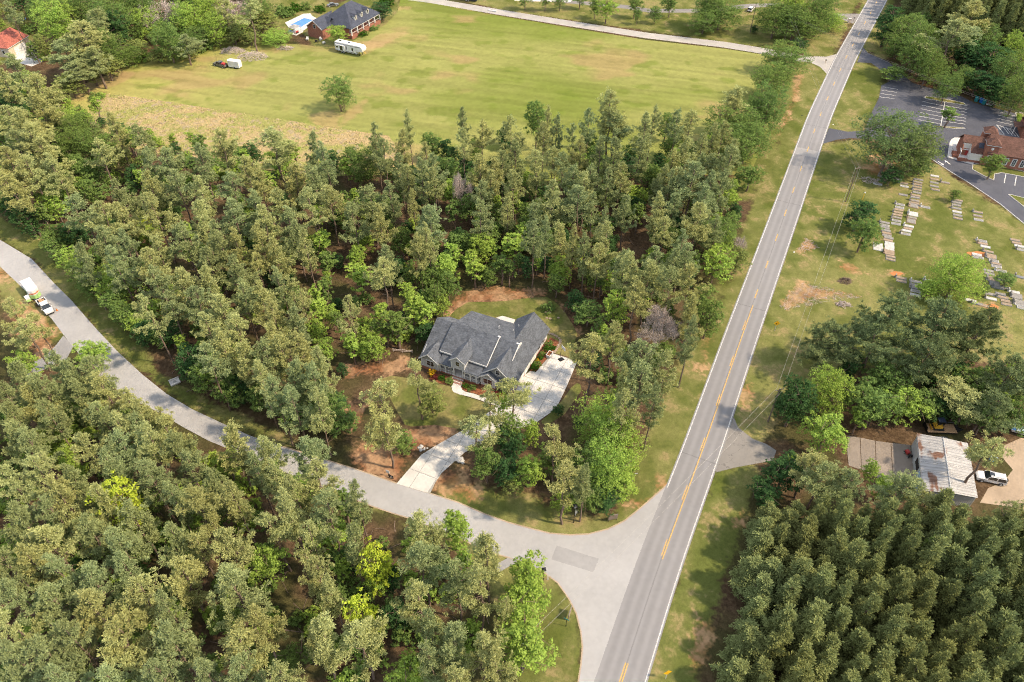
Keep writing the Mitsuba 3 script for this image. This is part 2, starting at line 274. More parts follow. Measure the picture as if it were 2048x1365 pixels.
up_e = S([(-140, -20), (0, 75), (190, 190), (320, 330), (430, 440), (560, 590), (700, 740), (850, 880), (1000, 1000), (1150, 1090), (1320, 1170), (1500, 1250), (1700, 1320)], 0, 455) + \
    S([(100, 95), (330, 175), (530, 235), (700, 290), (860, 360), (1000, 410), (1150, 450), (1250, 475), (1370, 485), (1480, 480), (1600, 450), (1700, 400), (1800, 320), (1880, 250), (1960, 180), (2030, 70)], 683, 910)
lo_e = S([(-140, 120), (0, 235), (110, 340), (210, 440), (310, 550), (400, 670), (540, 840), (640, 930), (740, 1000), (830, 1050), (950, 1110), (1100, 1200), (1250, 1280)], 0, 455) + \
    S([(-180, 170), (170, 300), (300, 345), (400, 375), (560, 440), (720, 500), (850, 570), (1000, 612), (1110, 655), (1200, 690), (1300, 765), (1370, 865), (1412, 950), (1440, 1060), (1450, 1150), (1442, 1250), (1425, 1364)], 683, 910)
J = [road_pt(s_of(at(1364, 905)) + 6, -2.9), road_pt(s_of(at(1200, 1340)) - 12, -2.9)]
side_poly = Polygon(np.vstack([pts(up_e), J[0][None], J[1][None], (pts([lo_e[-1]])[0] + d0 * 8)[None], pts(lo_e[::-1])])).buffer(0)
struct('side_road'); put('side_road', MB().sheet(side_poly, 0.018), 'm_side')
put('side_road__asphalt_patch', MB().sheet(pts(S([(1290, 545), (1545, 625), (1510, 705), (1258, 628)], 683, 910)), 0.0222), 'm_patch')
put('side_road__asphalt_patch', MB().sheet(pts(S([(1000, 618), (1105, 655), (1010, 668), (930, 715), (900, 700), (940, 650)], 683, 910)), 0.0222), 'm_patch')
struct('side_drive'); put('side_drive', MB().sheet(pts(S([(380, 650), (440, 715), (400, 790), (250, 860), (150, 900), (140, 840), (260, 780), (330, 715)], 0, 455)), 0.014), 'm_patch')
struct('gravel_verge'); put('gravel_verge', MB().sheet(LineString(pts(up_e[12:])).buffer(0.28).union(LineString(pts(lo_e[13:])).buffer(0.22)), 0.010), 'm_sand')
# far drives
gd = pts([(780, -9), (860, 1), (930, 13), (1000, 25), (1130, 46), (1290, 71), (1450, 90), (1530, 103), (1600, 117), (1668, 124)])
gpoly = LineString(gd).buffer(2.7, cap_style=2).union(Polygon(pts([(1628, 113), (1652, 114), (1676, 108), (1655, 150), (1640, 134), (1622, 126)])).buffer(0)); struct('gravel_drive'); put('gravel_drive', MB().sheet(gpoly, 0.014), 'm_gravel')
struct('farm_drive'); put('farm_drive', MB().sheet(pts([(1668, 28), (1722, 28), (1706, 48), (1690, 42)]), 0.014), 'm_oldlot')
struct('upper_drive'); put('upper_drive', MB().sheet(LineString(pts([(1130, 3), (1250, 14), (1300, 22), (1400, 22), (1500, 12), (1560, 10)])).buffer(2.0, cap_style=2), 0.014), 'm_oldlot')
put('upper_drive__concrete_apron', MB().sheet(pts([(1020, -6), (1150, -6), (1140, 5), (1030, 2)]), 0.018), 'm_concrete')
struct('shed_drive'); put('shed_drive', MB().sheet(pts(S([(305, 1140), (330, 1200), (420, 1270), (500, 1300), (560, 1340), (540, 1400), (430, 1420), (320, 1440), (200, 1470), (195, 1440)], 1366, 455)), 0.014), 'm_oldlot')
# concrete drive of the grey house: slabs with open joints
pad = Polygon(pts([(1105, 707), (1155, 722.5), (1144, 748), (1136.5, 766), (1126.6, 788), (1117, 807.6), (1105, 823), (1075, 844), (1043.5, 856), (1008, 868), (960, 890), (930, 905), (915, 918), (883, 947), (870, 967), (860, 988), (793, 968), (843, 910), (870, 893), (896, 878), (936, 855), (965, 835), (990, 815), (1010, 795), (1030, 772), (1045.5, 754), (1060, 743), (1072, 745), (1085, 728.5)]))
HO = np.array([-3.24, 102.13]); HA = -25.0; HF = Fr(HO, HA)
struct('driveway')
ja = Fr(pts([(1105, 707)])[0], math.degrees(math.atan2(*(pts([(1155, 722.5)])[0] - pts([(1105, 707)])[0])[::-1])))
for i in range(-12, 8):
    for j in range(-16, 3):
        cell = Polygon(ja(np.array([[i * 3.55, j * 4.3, 0], [i * 3.55 + 3.42, j * 4.3, 0], [i * 3.55 + 3.42, j * 4.3 + 4.17, 0], [i * 3.55, j * 4.3 + 4.17, 0]]))[:, :2]).intersection(pad)
        for g in getattr(cell, 'geoms', [cell]):
            if g.area > 1.5: put('driveway__slab', MB().prism(g, 0.006, 0.055), 'm_concrete')
put('driveway__joint_bed', MB().sheet(pad, 0.016), 'm_gable')
walk = pts(S([(445, 880), (420, 930), (425, 960), (440, 985), (500, 1008), (600, 1032), (690, 1060), (820, 1105), (915, 1125), (905, 1088), (830, 1060), (720, 1028), (640, 1000), (560, 983), (528, 960), (515, 930), (527, 908)], 820, 590, .1978))
struct('front_walk'); put('front_walk', MB().prism(Polygon(walk).buffer(0), 0.004, 0.05), 'm_concrete')
struct('patio'); put('patio', MB().prism(pts(S([(870, 232), (935, 215), (1066, 252), (1045, 300), (960, 275)], 820, 590, .1978)), 0.004, 0.06), 'm_concrete')
# church lot
lotA = S([(1080, 285), (1110, 320), (1230, 370), (1330, 460), (1380, 500), (1500, 535), (1650, 570), (1750, 620), (1870, 650), (1990, 680), (2400, 760), (2500, 1700), (2046, 1345), (1900, 1225), (1700, 1090), (1600, 1030), (1480, 950), (1300, 860), (1150, 838), (1000, 830), (920, 840), (835, 866), (875, 770), (990, 792), (1090, 785), (1120, 700), (1175, 590), (1190, 515), (1240, 490), (1200, 430), (1130, 380), (1045, 375)], 1366, 0)
lot = Polygon(pts(lotA)).buffer(0)
isl = [S([(990, 340), (1010, 330), (1200, 360), (1400, 400), (1442, 432), (1400, 425), (1200, 392), (1000, 357)], 1660, 130, .1905), S([(985, 632), (1000, 626), (1160, 645), (1300, 655), (1400, 662), (1422, 672), (1300, 672), (1160, 660), (1100, 657)], 1660, 130, .1905),
       S([(1495, 1050), (1492, 1100), (1600, 1160), (1720, 1217), (1730, 1150), (1800, 1137), (2037, 1180), (2200, 1220), (2200, 1130), (2030, 1120), (1600, 1030)], 1660, 130, .1905), S([(1945, 500), (1965, 640), (1990, 700), (2100, 700), (2100, 520)], 1660, 130, .1905),
       S([(1470, 245), (1605, 350), (1700, 380), (1700, 300), (1500, 248)], 1660, 330, .2417)]
struct('parking_lot'); put('parking_lot', MB().sheet(lot, 0.014), 'm_lot')
for q in isl:
    P = Polygon(pts(q)).buffer(0)
    put('parking_lot__kerb', MB().prism(P.difference(P.buffer(-0.16)), 0.005, 0.13), 'm_concrete'); put('parking_lot__grass_island', MB().prism(P.buffer(-0.16), 0.005, 0.10), 'm_lawn')
put('parking_lot__kerb', MB().prism(LineString(pts(S([(1480, 950), (1600, 1030), (1700, 1090), (1900, 1225), (2046, 1345), (2200, 1450)], 1366, 0))).buffer(0.09), 0.004, 0.13), 'm_concrete')
#LM
def line_mark(a, b, w=0.17, key='parking_lot__parking_line', z=0.024): put(key, MB().sheet(LineString([a, b]).buffer(w / 2, cap_style=2), z), 'm_paint_white')
z1 = lambda x, y: at(1660 + x * .1905, 130 + y * .1905)
for i in range(6):
    t = i / 5.0
    line_mark(z1(970 - 42 * t, 385 + 192 * t), z1(1204 - 36 * t, 436 + 187 * t)); line_mark(z1(1212 - 36 * t, 430 + 160 * t), z1(1442 - 20 * t, 470 + 155 * t))
line_mark(z1(1206, 392), z1(1162, 650), 0.2)
for i in range(4): line_mark(z1(553 - 12 * i, 232 + 35 * i), z1(714 - 12 * i, 258 + 33 * i)); line_mark(z1(1770 - 5 * i, 494 + 34 * i), z1(1948 - 4 * i, 540 + 32 * i))
line_mark(z1(1846, 1150), z1(1828, 1242), 0.2); line_mark(z1(1956, 1175), z1(1940, 1268), 0.2)
for a, b in (((1750, 632), (1945, 690)), ((1750, 632), (1830, 730)), ((1815, 650), (1880, 730)), ((1850, 662), (1915, 742)), ((1885, 672), (1950, 752)), ((1920, 680), (1985, 762))): line_mark(z1(*a), z1(*b), 0.2, 'parking_lot__hatched_line')
for (x, y, fl) in ((1168, 1035, 1), (1232, 1024, -1)):
    c = z1(x, y); d = (z1(x + 20 * fl, y + 14 * fl) - c); f = Fr(c, math.degrees(math.atan2(d[1], d[0])))
    put('parking_lot__painted_arrow', (f(np.array([[-1.3, -.13, .0185], [.2, -.13, .0185], [.2, .13, .0185], [-1.3, .13, .0185], [.2, -.5, .0185], [1.2, 0, .0185], [.2, .5, .0185]])), np.array([[0, 1, 2], [0, 2, 3], [4, 5, 6]])), 'm_paint_white')
# yard behind the metal shed
z4 = lambda x, y, z=0: at(1640 + x * .2051, 780 + y * .2051, z)
struct('sand_yard'); put('sand_yard', MB().sheet([z4(x, y) for x, y in ((1560, 1100), (1640, 960), (1790, 900), (1880, 780), (1760, 640), (1800, 540), (1960, 470), (2300, 480), (2300, 1300), (1900, 1150), (1700, 1120))], 0.010), 'm_sand')
struct('old_parking_pad'); padp = Polygon([z4(x, y) for x, y in ((270, 450), (400, 470), (545, 500), (690, 520), (880, 540), (900, 700), (920, 870), (700, 860), (560, 860), (400, 780), (280, 740), (265, 600))])
jl = [((390, 440), (404, 800)), ((537, 470), (552, 880)), ((690, 500), (712, 880))]
cut = padp
for a, b in jl: cut = cut.difference(LineString([z4(*a), z4(*b)]).buffer(0.06))
for g in cut.geoms: put('old_parking_pad__slab', MB().prism(g, 0.004, 0.05), 'm_pad')

# ---------------------------------------------------------------- ground
grass = [  # photo outlines of grass on the ground
    up_e[:13] + [(583, 885), (533, 852), (467, 825), (400, 792), (363, 775), (333, 755), (293, 702), (253, 655), (207, 602), (160, 555), (110, 512), (67, 468), (-10, 430)],
    S([(620, 130), (690, 110), (760, 180), (900, 200), (1100, 240), (1250, 300), (1500, 372), (1640, 340), (1720, 200), (1760, 40)], 683, 910) + [(1290, 870), (1330, 800), (1372, 700), (1405, 640), (1440, 590), (1475, 520), (1500, 450), (1520, 400), (1545, 320), (1560, 260), (1590, 180), (1610, 140), (1640, 130), (1700, 90), (1712, 20), (1750, -30), (1790, -30), (1500, 600), (1380, 930), (1330, 1000), (1200, 1090), (1100, 1085), (1000, 1060), (900, 1015), (860, 995)],
    [(1428, 930), (1280, 1365), (1235, 1490), (1370, 1490), (1398, 1365), (1440, 1200), (1475, 1090), (1520, 950), (1500, 925)],
    [(1580, 455), (1440, 890), (1475, 880), (1490, 900), (1525, 880), (1560, 800), (1640, 770), (1700, 740), (1860, 720), (2060, 720), (2200, 720), (2200, 400), (2040, 440), (1957, 390), (1900, 350), (1850, 310), (1800, 290), (1740, 290), (1720, 280), (1640, 290)],
    [(1650, 260), (1720, 265), (1755, 210), (1770, 140), (1716, 120), (1690, 150)], [(1700, 100), (1720, 95), (1770, 120), (1780, 100), (1770, 60), (1790, 0), (1800, -30), (1760, -30), (1730, 30)],
    lo_e[13:] + [(1110, 1365), (1120, 1440), (1030, 1440), (1035, 1365), (1020, 1290), (995, 1200), (960, 1150), (900, 1090), (800, 1040), (700, 1000)],
    S([(0, 235), (110, 340), (210, 440), (310, 550), (400, 670), (300, 700), (200, 600), (100, 520), (0, 400), (-200, 330), (-200, 150)], 0, 455),
    [(650, 0), (700, 20), (560, 70), (540, 20), (500, -30), (640, -40)], [(0, 40), (60, 40), (70, 80), (0, 130), (-80, 120), (-60, 30)],
    [(620, 90), (700, 90), (860, -2), (1000, 34), (1290, 84), (1560, 116), (1640, 128), (1590, 200), (1550, 320), (1500, 400), (1440, 400), (1500, 300), (1520, 140), (1290, 90), (1000, 40), (850, 10)],
    [(1560, 260), (1500, 420), (1420, 600), (1340, 800), (1300, 900), (1220, 960), (1300, 960), (1420, 640), (1560, 380)],
    [(850, -20), (1000, 20), (1450, 84), (1560, 100), (1660, 118), (1700, 40), (1740, -30), (1500, -60), (1000, -60)], [(640, 110), (800, 30), (790, -30), (740, -30), (600, 60)]]
dirt = [S([(100, 90), (330, 170), (380, 110), (420, 20), (300, -60), (100, -70), (60, 30)], 683, 910), S([(560, 140), (640, 60), (760, 150), (860, 240), (760, 300), (640, 240), (540, 240)], 683, 910),
        S([(1960, 250), (1730, 270), (1700, 300), (1820, 320), (2000, 200), (1900, 100), (1860, 180)], 683, 910),
        S([(640, 480), (700, 400), (900, 350), (1230, 380), (1250, 410), (1130, 425), (1000, 440), (880, 450), (760, 450), (690, 500), (650, 545), (600, 540)], 683, 455), S([(1280, 440), (1380, 520), (1450, 620), (1410, 640), (1370, 540), (1290, 470)], 683, 455),
        S([(0, 830), (150, 810), (330, 800), (470, 770), (420, 820), (280, 880), (120, 890), (0, 910)], 683, 455), S([(370, 1230), (560, 1190), (700, 1220), (640, 1270), (480, 1330), (400, 1364), (380, 1300)], 683, 455), S([(-60, 1180), (60, 1040), (140, 1080), (120, 1180), (-40, 1240)], 683, 455),
        S([(100, 430), (180, 440), (260, 530), (340, 600), (350, 640), (280, 740), (220, 770), (160, 720), (90, 640), (60, 520)], 0, 455), S([(0, 240), (60, 280), (40, 330), (0, 320), (-60, 300), (-60, 230)], 0, 455),
        S([(570, 470), (650, 380), (720, 330), (900, 370), (1060, 400), (1080, 430), (900, 410), (760, 440), (620, 490)], 1366, 455), S([(690, 130), (740, 60), (830, 120), (720, 150)], 1366, 455), S([(330, 960), (400, 930), (430, 1000), (370, 1080), (340, 1030)], 1366, 455), S([(900, 230), (1000, 200), (1080, 280), (960, 270)], 1366, 455),
        S([(655, 560), (690, 430), (710, 430), (700, 560), (640, 700), (560, 820), (590, 720), (640, 640)], 1366, 0), S([(90, 850), (150, 640), (180, 640), (110, 860)], 1366, 455),
        S([(1240, 265), (1330, 270), (1300, 285)], 1366, 455), S([(1830, 440), (1900, 460), (1880, 510), (1850, 500)], 1366, 455), S([(1330, 460), (1400, 500), (1530, 540), (1520, 520), (1400, 480)], 1366, 0),
        S([(1100, 930), (1230, 910), (1350, 1000), (1240, 1080), (1100, 1040)], 1366, 0), S([(520, 700), (560, 620), (580, 640), (540, 740)], 1366, 0), S([(300, 440), (360, 330), (380, 430)], 1366, 910), S([(40, 1240), (110, 980), (190, 1000), (150, 1240), (80, 1340)], 1366, 910),
        S([(860, 940), (900, 1000), (960, 1010), (900, 880)], 1366, 455), [z4(0, 0) * 0 for _ in ()]]
lots = [S([(650, 530), (690, 490), (760, 448), (880, 448), (1000, 440), (1130, 424), (1230, 418), (1290, 455), (1340, 510), (1385, 580), (1415, 640), (1395, 700), (1410, 790), (1280, 755), (1200, 640), (1000, 560), (700, 560)], 683, 455),
        S([(300, 890), (530, 925), (650, 955), (700, 1000), (760, 1020), (960, 1085), (930, 1115), (740, 1185), (700, 1210), (560, 1185), (420, 1195), (380, 1185), (330, 1100), (280, 1000), (200, 920)], 683, 455),
        S([(1330, 1030), (1380, 960), (1430, 920), (1440, 980), (1340, 1120), (1230, 1190), (1190, 1170), (1270, 1100)], 683, 455)]
def sdf(P, polys):
    best = np.full(len(P), -99.0)
    for q in polys:
        if len(q) < 3: continue
        A = pts(q); B = np.roll(A, -1, 0); d = np.full(len(P), 1e9); ins = np.zeros(len(P), bool)
        m = ((P > A.min(0) - 12) & (P < A.max(0) + 12)).all(1); X = P[m]; d = np.full(len(X), 1e9); ins = np.zeros(len(X), bool)
        for a, b in zip(A, B):
            e = b - a; t = np.clip(((X - a) @ e) / max(e @ e, 1e-9), 0, 1); d = np.minimum(d, np.linalg.norm(X - a - t[:, None] * e, axis=1))
            c = (a[1] > X[:, 1]) != (b[1] > X[:, 1]); ins ^= c & (X[:, 0] < (b[0] - a[0]) * (X[:, 1] - a[1]) / (b[1] - a[1] + 1e-12) + a[0])
        best[m] = np.maximum(best[m], np.where(ins, d, -d))
    return np.clip(best / 20.0 + 0.5, 0, 1)
def grid(x0, x1, y0, y1, st, z):
    xs, ys = np.arange(x0, x1 + .1, st), np.arange(y0, y1 + .1, st); X, Y = np.meshgrid(xs, ys); w = len(xs)
    i = (np.arange(len(ys) - 1)[:, None] * w + np.arange(w - 1)[None]).ravel()
    return np.c_[X.ravel(), Y.ravel(), np.full(X.size, z)], np.vstack([np.c_[i, i + 1, i + w + 1], np.c_[i, i + w + 1, i + w]])
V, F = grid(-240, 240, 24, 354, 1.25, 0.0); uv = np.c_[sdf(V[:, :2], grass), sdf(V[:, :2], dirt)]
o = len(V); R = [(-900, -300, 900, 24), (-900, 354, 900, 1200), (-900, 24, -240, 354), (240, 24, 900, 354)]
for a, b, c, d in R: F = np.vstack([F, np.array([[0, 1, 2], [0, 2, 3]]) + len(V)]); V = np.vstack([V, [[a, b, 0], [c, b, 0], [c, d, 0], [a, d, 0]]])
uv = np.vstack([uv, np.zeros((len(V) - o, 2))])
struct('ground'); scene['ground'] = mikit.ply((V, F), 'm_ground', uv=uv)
field_px = S([(380, 590), (520, 500), (700, 430), (800, 380), (1000, 345), (1200, 300), (1330, 255), (1560, 255), (1830, 270), (1930, 285)], 0, 0) + [(655, 100), (700, 85), (770, 50), (795, 25), (800, 0), (830, -8)] + \
    [(920, 19), (1000, 32), (1130, 54), (1290, 80), (1450, 98), (1540, 112), (1560, 118), (1570, 140), (1555, 200), (1530, 280), (1500, 350), (1430, 350), (1000, 365), (780, 352), (600, 342), (400, 320), (300, 290), (210, 262), (160, 240), (125, 200)]
fpoly = Polygon(pts(field_px)).buffer(0); V, F = grid(-180, 110, 160, 330, 2.0, 0.008)
from shapely import prepare, box as sbox
prepare(fpoly); inn = np.array([fpoly.contains(Point(p)) for p in V[:, :2]]); keep = F[inn[F].all(1)]; edge = F[~inn[F].all(1) & (inn[F].any(1))]; EV, EF, ne = [], [], 0
for t in edge:
    q = Polygon(V[t, :2]).intersection(fpoly)
    for gq in getattr(q, 'geoms', [q]):
        if gq.geom_type == 'Polygon' and gq.area > 1e-4: c_ = np.array(gq.exterior.coords)[:-1]; EV.append(c_); EF += [[ne, ne + i, ne + i + 1] for i in range(1, len(c_) - 1)] if Polygon(c_).exterior.is_ccw else [[ne, ne + i + 1, ne + i] for i in range(1, len(c_) - 1)]; ne += len(c_)
EV = np.vstack(EV); F = np.vstack([keep, np.array(EF) + len(V)]); V = np.vstack([V, np.c_[EV, np.full(len(EV), .008)]])
fd = [S([(560, 470), (700, 420), (800, 440), (720, 510), (560, 540), (480, 600), (400, 600)], 0, 0), S([(1600, 300), (1700, 260), (1750, 250), (1660, 330)], 0, 0), S([(60, 300), (240, 200), (420, 190), (300, 260), (120, 330)], 683, 0), S([(330, 45), (410, 45), (400, 65), (330, 62)], 683, 0), S([(0, 700), (60, 640), (150, 600), (120, 680), (0, 760)], 683, 0), S([(1830, 680), (2020, 660), (2040, 800), (1900, 760)], 0, 0)]
struct('hay_field'); scene['hay_field'] = mikit.ply((V, F), 'm_field', uv=np.c_[np.zeros(len(V)), sdf(V[:, :2], fd)])
mpoly = Polygon(pts(S([(550, 600), (640, 565), (740, 575), (1000, 610), (1300, 660), (1700, 718), (2040, 775), (2330, 815), (2390, 900), (2390, 1040), (2000, 1060), (1500, 1010), (1100, 960), (820, 900), (640, 800), (520, 760), (480, 720), (560, 660)], 0, 0)))
struct('rough_meadow'); put('rough_meadow', MB().sheet(mpoly, 0.012), 'm_meadow')
for q in lots: k_ = num('house_lawn'); struct(k_); scene[k_] = mikit.ply(MB().sheet(Polygon(pts(q)).buffer(-0.6).buffer(0.6), 0.006).mesh(), 'm_lawn')
def blades(poly, n, h, w, seed):
    r = np.random.default_rng(seed); x0, y0, x1, y1 = poly.bounds; P = r.uniform([x0, y0], [x1, y1], (n * 3, 2)); P = P[[poly.contains(Point(p)) for p in P]][:n]; m = len(P)
    a = r.uniform(0, 6.28, m); hh = h * r.uniform(0.5, 1.5, m) * (0.5 + meshkit.noise(np.c_[P * 0.25, np.zeros(m)])); lean = r.normal(0, 0.25, (m, 2)); c = np.c_[np.cos(a), np.sin(a)] * w * r.uniform(.6, 1.4, m)[:, None]
    V = np.stack([np.c_[P - c, np.zeros(m)], np.c_[P + c, np.zeros(m)], np.c_[P + lean, hh]], 1).reshape(-1, 3); return V, np.arange(3 * m).reshape(-1, 3)
mat('m_tall_grass', tex(lambda p, n, uv: MIX(C(0.58, 0.45, 0.26), C(0.42, 0.43, 0.15), SS(0.4, 0.62, FB(p.x * 0.2, p.y * 0.3, 3.0, 3)))))
labels['tall_grass'] = {'kind': 'stuff', 'label': 'uncut dry grass and weeds along the edge of the hay field'}
scene['tall_grass'] = mikit.ply(blades(mpoly, 7000, 0.34, 0.14, 4), 'm_tall_grass')
# ---------------------------------------------------------------- trees: a few built per kind, then set out one by one
def spray(cen, rad, n, size, r, up=0.35, spread=0.55, flat=0.75):
    """n leaf-sized faces on the upper dome of each of the small clumps at cen"""
    cen = np.asarray(cen, float); m = len(cen); rad = np.broadcast_to(rad, (m,))
    d = r.normal(size=(m, n, 3)); d[..., 2] = np.abs(d[..., 2]) * 1.0 + d[..., 2] * 0.3 + up; d /= np.linalg.norm(d, axis=2, keepdims=True)
    c = cen[:, None] + d * rad[:, None, None] * r.uniform(0.45, 1.0, (m, n, 1)) * np.array([1, 1, flat])
    nn = d + r.normal(size=d.shape) * spread; nn /= np.linalg.norm(nn, axis=2, keepdims=True)
    a = np.cross(nn, r.normal(size=d.shape)); a /= np.linalg.norm(a, axis=2, keepdims=True) + 1e-9; b = np.cross(nn, a)
    s = size * r.uniform(0.6, 1.35, (m, n, 1)) if np.ndim(size) == 0 else np.asarray(size)[:, None, None] * r.uniform(0.6, 1.35, (m, n, 1))
    w = r.uniform(0.45, 0.9, (m, n, 1))
    V = np.stack([c + a * s, c - a * s * 0.5 + b * s * w, c - a * s * 0.5 - b * s * w], 2).reshape(-1, 3)
    return V, np.arange(len(V)).reshape(-1, 3)
def needles(tips, dirs, n, L, w, r, open_=0.9):
    """needle tufts: long narrow faces that fan out from each tip"""
    m = len(tips); d = r.normal(size=(m, n, 3)) * open_ + dirs[:, None]; d[..., 2] += 0.25; d /= np.linalg.norm(d, axis=2, keepdims=True)
    s = np.cross(d, r.normal(size=d.shape)); s /= np.linalg.norm(s, axis=2, keepdims=True) + 1e-9
    l = L * r.uniform(0.7, 1.25, (m, n, 1)); ww = w * r.uniform(0.7, 1.3, (m, n, 1)); o = tips[:, None] + d * l * 0.12
    V = np.stack([o, o + d * l + s * ww, o + d * l * 0.9 - s * ww], 2).reshape(-1, 3); return V, np.arange(len(V)).reshape(-1, 3)
def curve(a, b, r, k=5, sag=0.0, j=0.25):
    t = np.linspace(0, 1, k)[:, None]; P = np.asarray(a) * (1 - t) + np.asarray(b) * t; P[1:-1] += r.normal(0, j, (k - 2, 3)) * np.array([1, 1, .4]); P[:, 2] += sag * np.sin(np.pi * t[:, 0]); return P
def make_pine(seed, h=19.0, R=2.7, base=0.50, dens=1.0, rough=0.22, cone=False, dead=5, n=22):
    r = np.random.default_rng(seed); tr, tp, dr_ = MB(), [], []
    lean = r.normal(0, 0.35, 2); top = np.array([lean[0], lean[1], h * 0.96])
    P = curve([0, 0, -0.3], top, r, 7, 0, 0.14); tr.tube(P, np.linspace(0.24 if not cone else .15, 0.05, 7), 6)
    def axis(z): return np.array([np.interp(z, P[:, 2], P[:, 0]), np.interp(z, P[:, 2], P[:, 1]), z])
    nb = int((40 if not cone else 54) * dens); lob = r.uniform(0, 6.28, 3)
    for i in range(nb):
        t = (i + r.uniform(0, 1)) / nb; z = h * (base + (1 - base) * t) * 0.985
        prof = (1 - t) ** 0.8 * (0.55 + 0.45 * min(1, t * 6)) if cone else max(0.05, 1 - (max(0, t - 0.2) / 0.82) ** 1.7) ** 0.85 * (0.62 + 0.38 * min(1, t / 0.2))
        a = r.uniform(0, 6.283); prof *= 1 + 0.22 * math.sin(2 * a + lob[0] + 3 * t) + rough * r.normal()
        L = max(0.35, R * prof); up = (0.55 if not cone else 0.45) * (0.35 + t) * L + r.normal(0, 0.15)
        p0 = axis(max(z - up * 0.6 - 0.2, h * base * .9)); d = np.array([math.cos(a), math.sin(a), 0]); p1 = axis(z) + d * L + [0, 0, up * 0.4]
        B = curve(p0, p1, r, 4, -0.1 * L, 0.12)
        if L > 0.9 and i % 2 == 0: tr.tube(B, np.linspace(0.06, 0.02, 4), 4, False)
        nt = int(3 + L * 4.2)
        for q in range(nt):
            f = 0.38 + 0.62 * (q + r.uniform()) / nt; side = np.array([-d[1], d[0], 0]) * r.normal(0, 0.24 + 0.16 * L * f) + [0, 0, r.normal(0.08, 0.17)]
            c = B[0] * (1 - f) + B[-1] * f + [0, 0, -0.1 * L * math.sin(math.pi * f)] + side
            if q % 3 == 0 or q == nt - 1: cc = c
            else: c = cc + r.normal(0, 0.15, 3)
            tp.append(c); dr_.append(d * 0.55 + [0, 0, 0.55 + 0.3 * t])
    for i in range(dead):
        z = h * r.uniform(base * 0.5, base * 1.05); a = r.uniform(0, 6.28); p0 = axis(z); p1 = p0 + [math.cos(a) * r.uniform(.8, 2), math.sin(a) * r.uniform(.8, 2), r.uniform(-.3, .5)]; tr.tube(curve(p0, p1, r, 4, 0, .1), np.linspace(.045, .015, 4), 4, False)
    tp.append(top + [0, 0, .2]); dr_.append(np.array([0, 0, 1.0])); tp, dr_ = np.array(tp), np.array(dr_)
    return tr.mesh(), needles(tp, dr_, n, 0.50, 0.058, r)
def make_broad(seed, h=11.0, R=3.2, base=0.14, lobes=9, clumps=300, leafsize=0.21, n=13, tall=1.0, open_=0.0, stems=1, fr=0.9):
    r = np.random.default_rng(seed); tr = MB(); cen = []
    cz, hz = h * (base + 1) / 2, h * (1 - base) / 2; L = []
    for i in range(lobes):
        a = i * 2.4 + r.uniform(-.5, .5); t = (i + .5) / lobes; z = cz + hz * (t * 1.5 - 0.80) * 0.85
        rr = R * 0.62 * math.sqrt(max(0.08, 1 - ((z - cz) / hz) ** 2)) * r.uniform(.7, 1.15); L.append(([rr * math.cos(a), rr * math.sin(a), z], R * r.uniform(0.40, 0.62)))
    L.append(([0, 0, cz + hz * 0.55], R * 0.55)); L.append(([0, 0, cz], R * 0.62))
    for s in range(stems):
        o = r.normal(0, .3, 2) * (stems > 1); tr.tube(curve([o[0], o[1], -0.3], [o[0] * 4, o[1] * 4, cz + hz * 0.5], r, 6, 0, .12), np.linspace(0.022 * h / math.sqrt(stems), 0.04, 6), 6)
    for c, q in L[:-1]:
        p0 = np.array([0, 0, max(h * base * 0.7, c[2] - 0.5 * np.hypot(c[0], c[1]) - 1.0)]); tr.tube(curve(p0, c, r, 4, 0.1, .15), np.linspace(0.007 * h, 0.02, 4), 5, False)
        for e in range(3): tr.tube(curve(c, np.array(c) + r.normal(0, q * .7, 3), r, 3, 0, .05), np.linspace(.02 + .002 * h, .012, 3), 4, False)
    w = np.array([q ** 2 for _, q in L]); k = r.choice(len(L), clumps, p=w / w.sum())
    d = r.normal(size=(clumps, 3)); d[:, 2] += 0.25; d /= np.linalg.norm(d, axis=1, keepdims=True)
    cen = np.array([L[i][0] for i in k]) + d * np.array([L[i][1] for i in k])[:, None] * (r.uniform(0.25, 1.08, (clumps, 1)) ** 0.45) * np.array([1, 1, 0.9 * tall])
    cen[:, 2] = np.maximum(cen[:, 2], h * base * .7)
    if open_: cen = cen[meshkit.noise(cen * fr, seed) > open_]
    return tr.mesh(), spray(cen, R * 0.155 + .08, n, leafsize, r)
def make_bare(seed, h=9.0, R=3.4, depth=4):
    r = np.random.default_rng(seed); tr = MB(); tips, dirs = [], []
    def grow(p, d, L, w, k):
        e = p + d * L; tr.tube(curve(p, e, r, 3, 0, .06 * L), [w, w * .8, w * .6], 5 if k > 2 else 3, False)
        if k <= 1: tips.append(e); dirs.append(d)
        if k == 0: return
        for i in range(3 if k > 1 else 4):
            q = d + r.normal(0, 0.52, 3); q[2] += 0.12; q /= np.linalg.norm(q); grow(p + d * L * r.uniform(.55, 1), q, L * r.uniform(.55, .82), max(w * .58, .018), k - 1)
    tr.tube([[0, 0, -.3], [0, 0, h * .33]], [h * .022, h * .019], 6, False)
    for i in range(5): a = i * 1.256 + r.uniform(-.3, .3); q = np.array([math.cos(a) * .75, math.sin(a) * .75, r.uniform(.5, 1.1)]); grow(np.array([0, 0, h * r.uniform(.2, .34)]), q / np.linalg.norm(q), h * .27, h * .011, depth)
    return tr.mesh(), needles(np.array(tips), np.array(dirs), 7, .75, .022, r, .6)
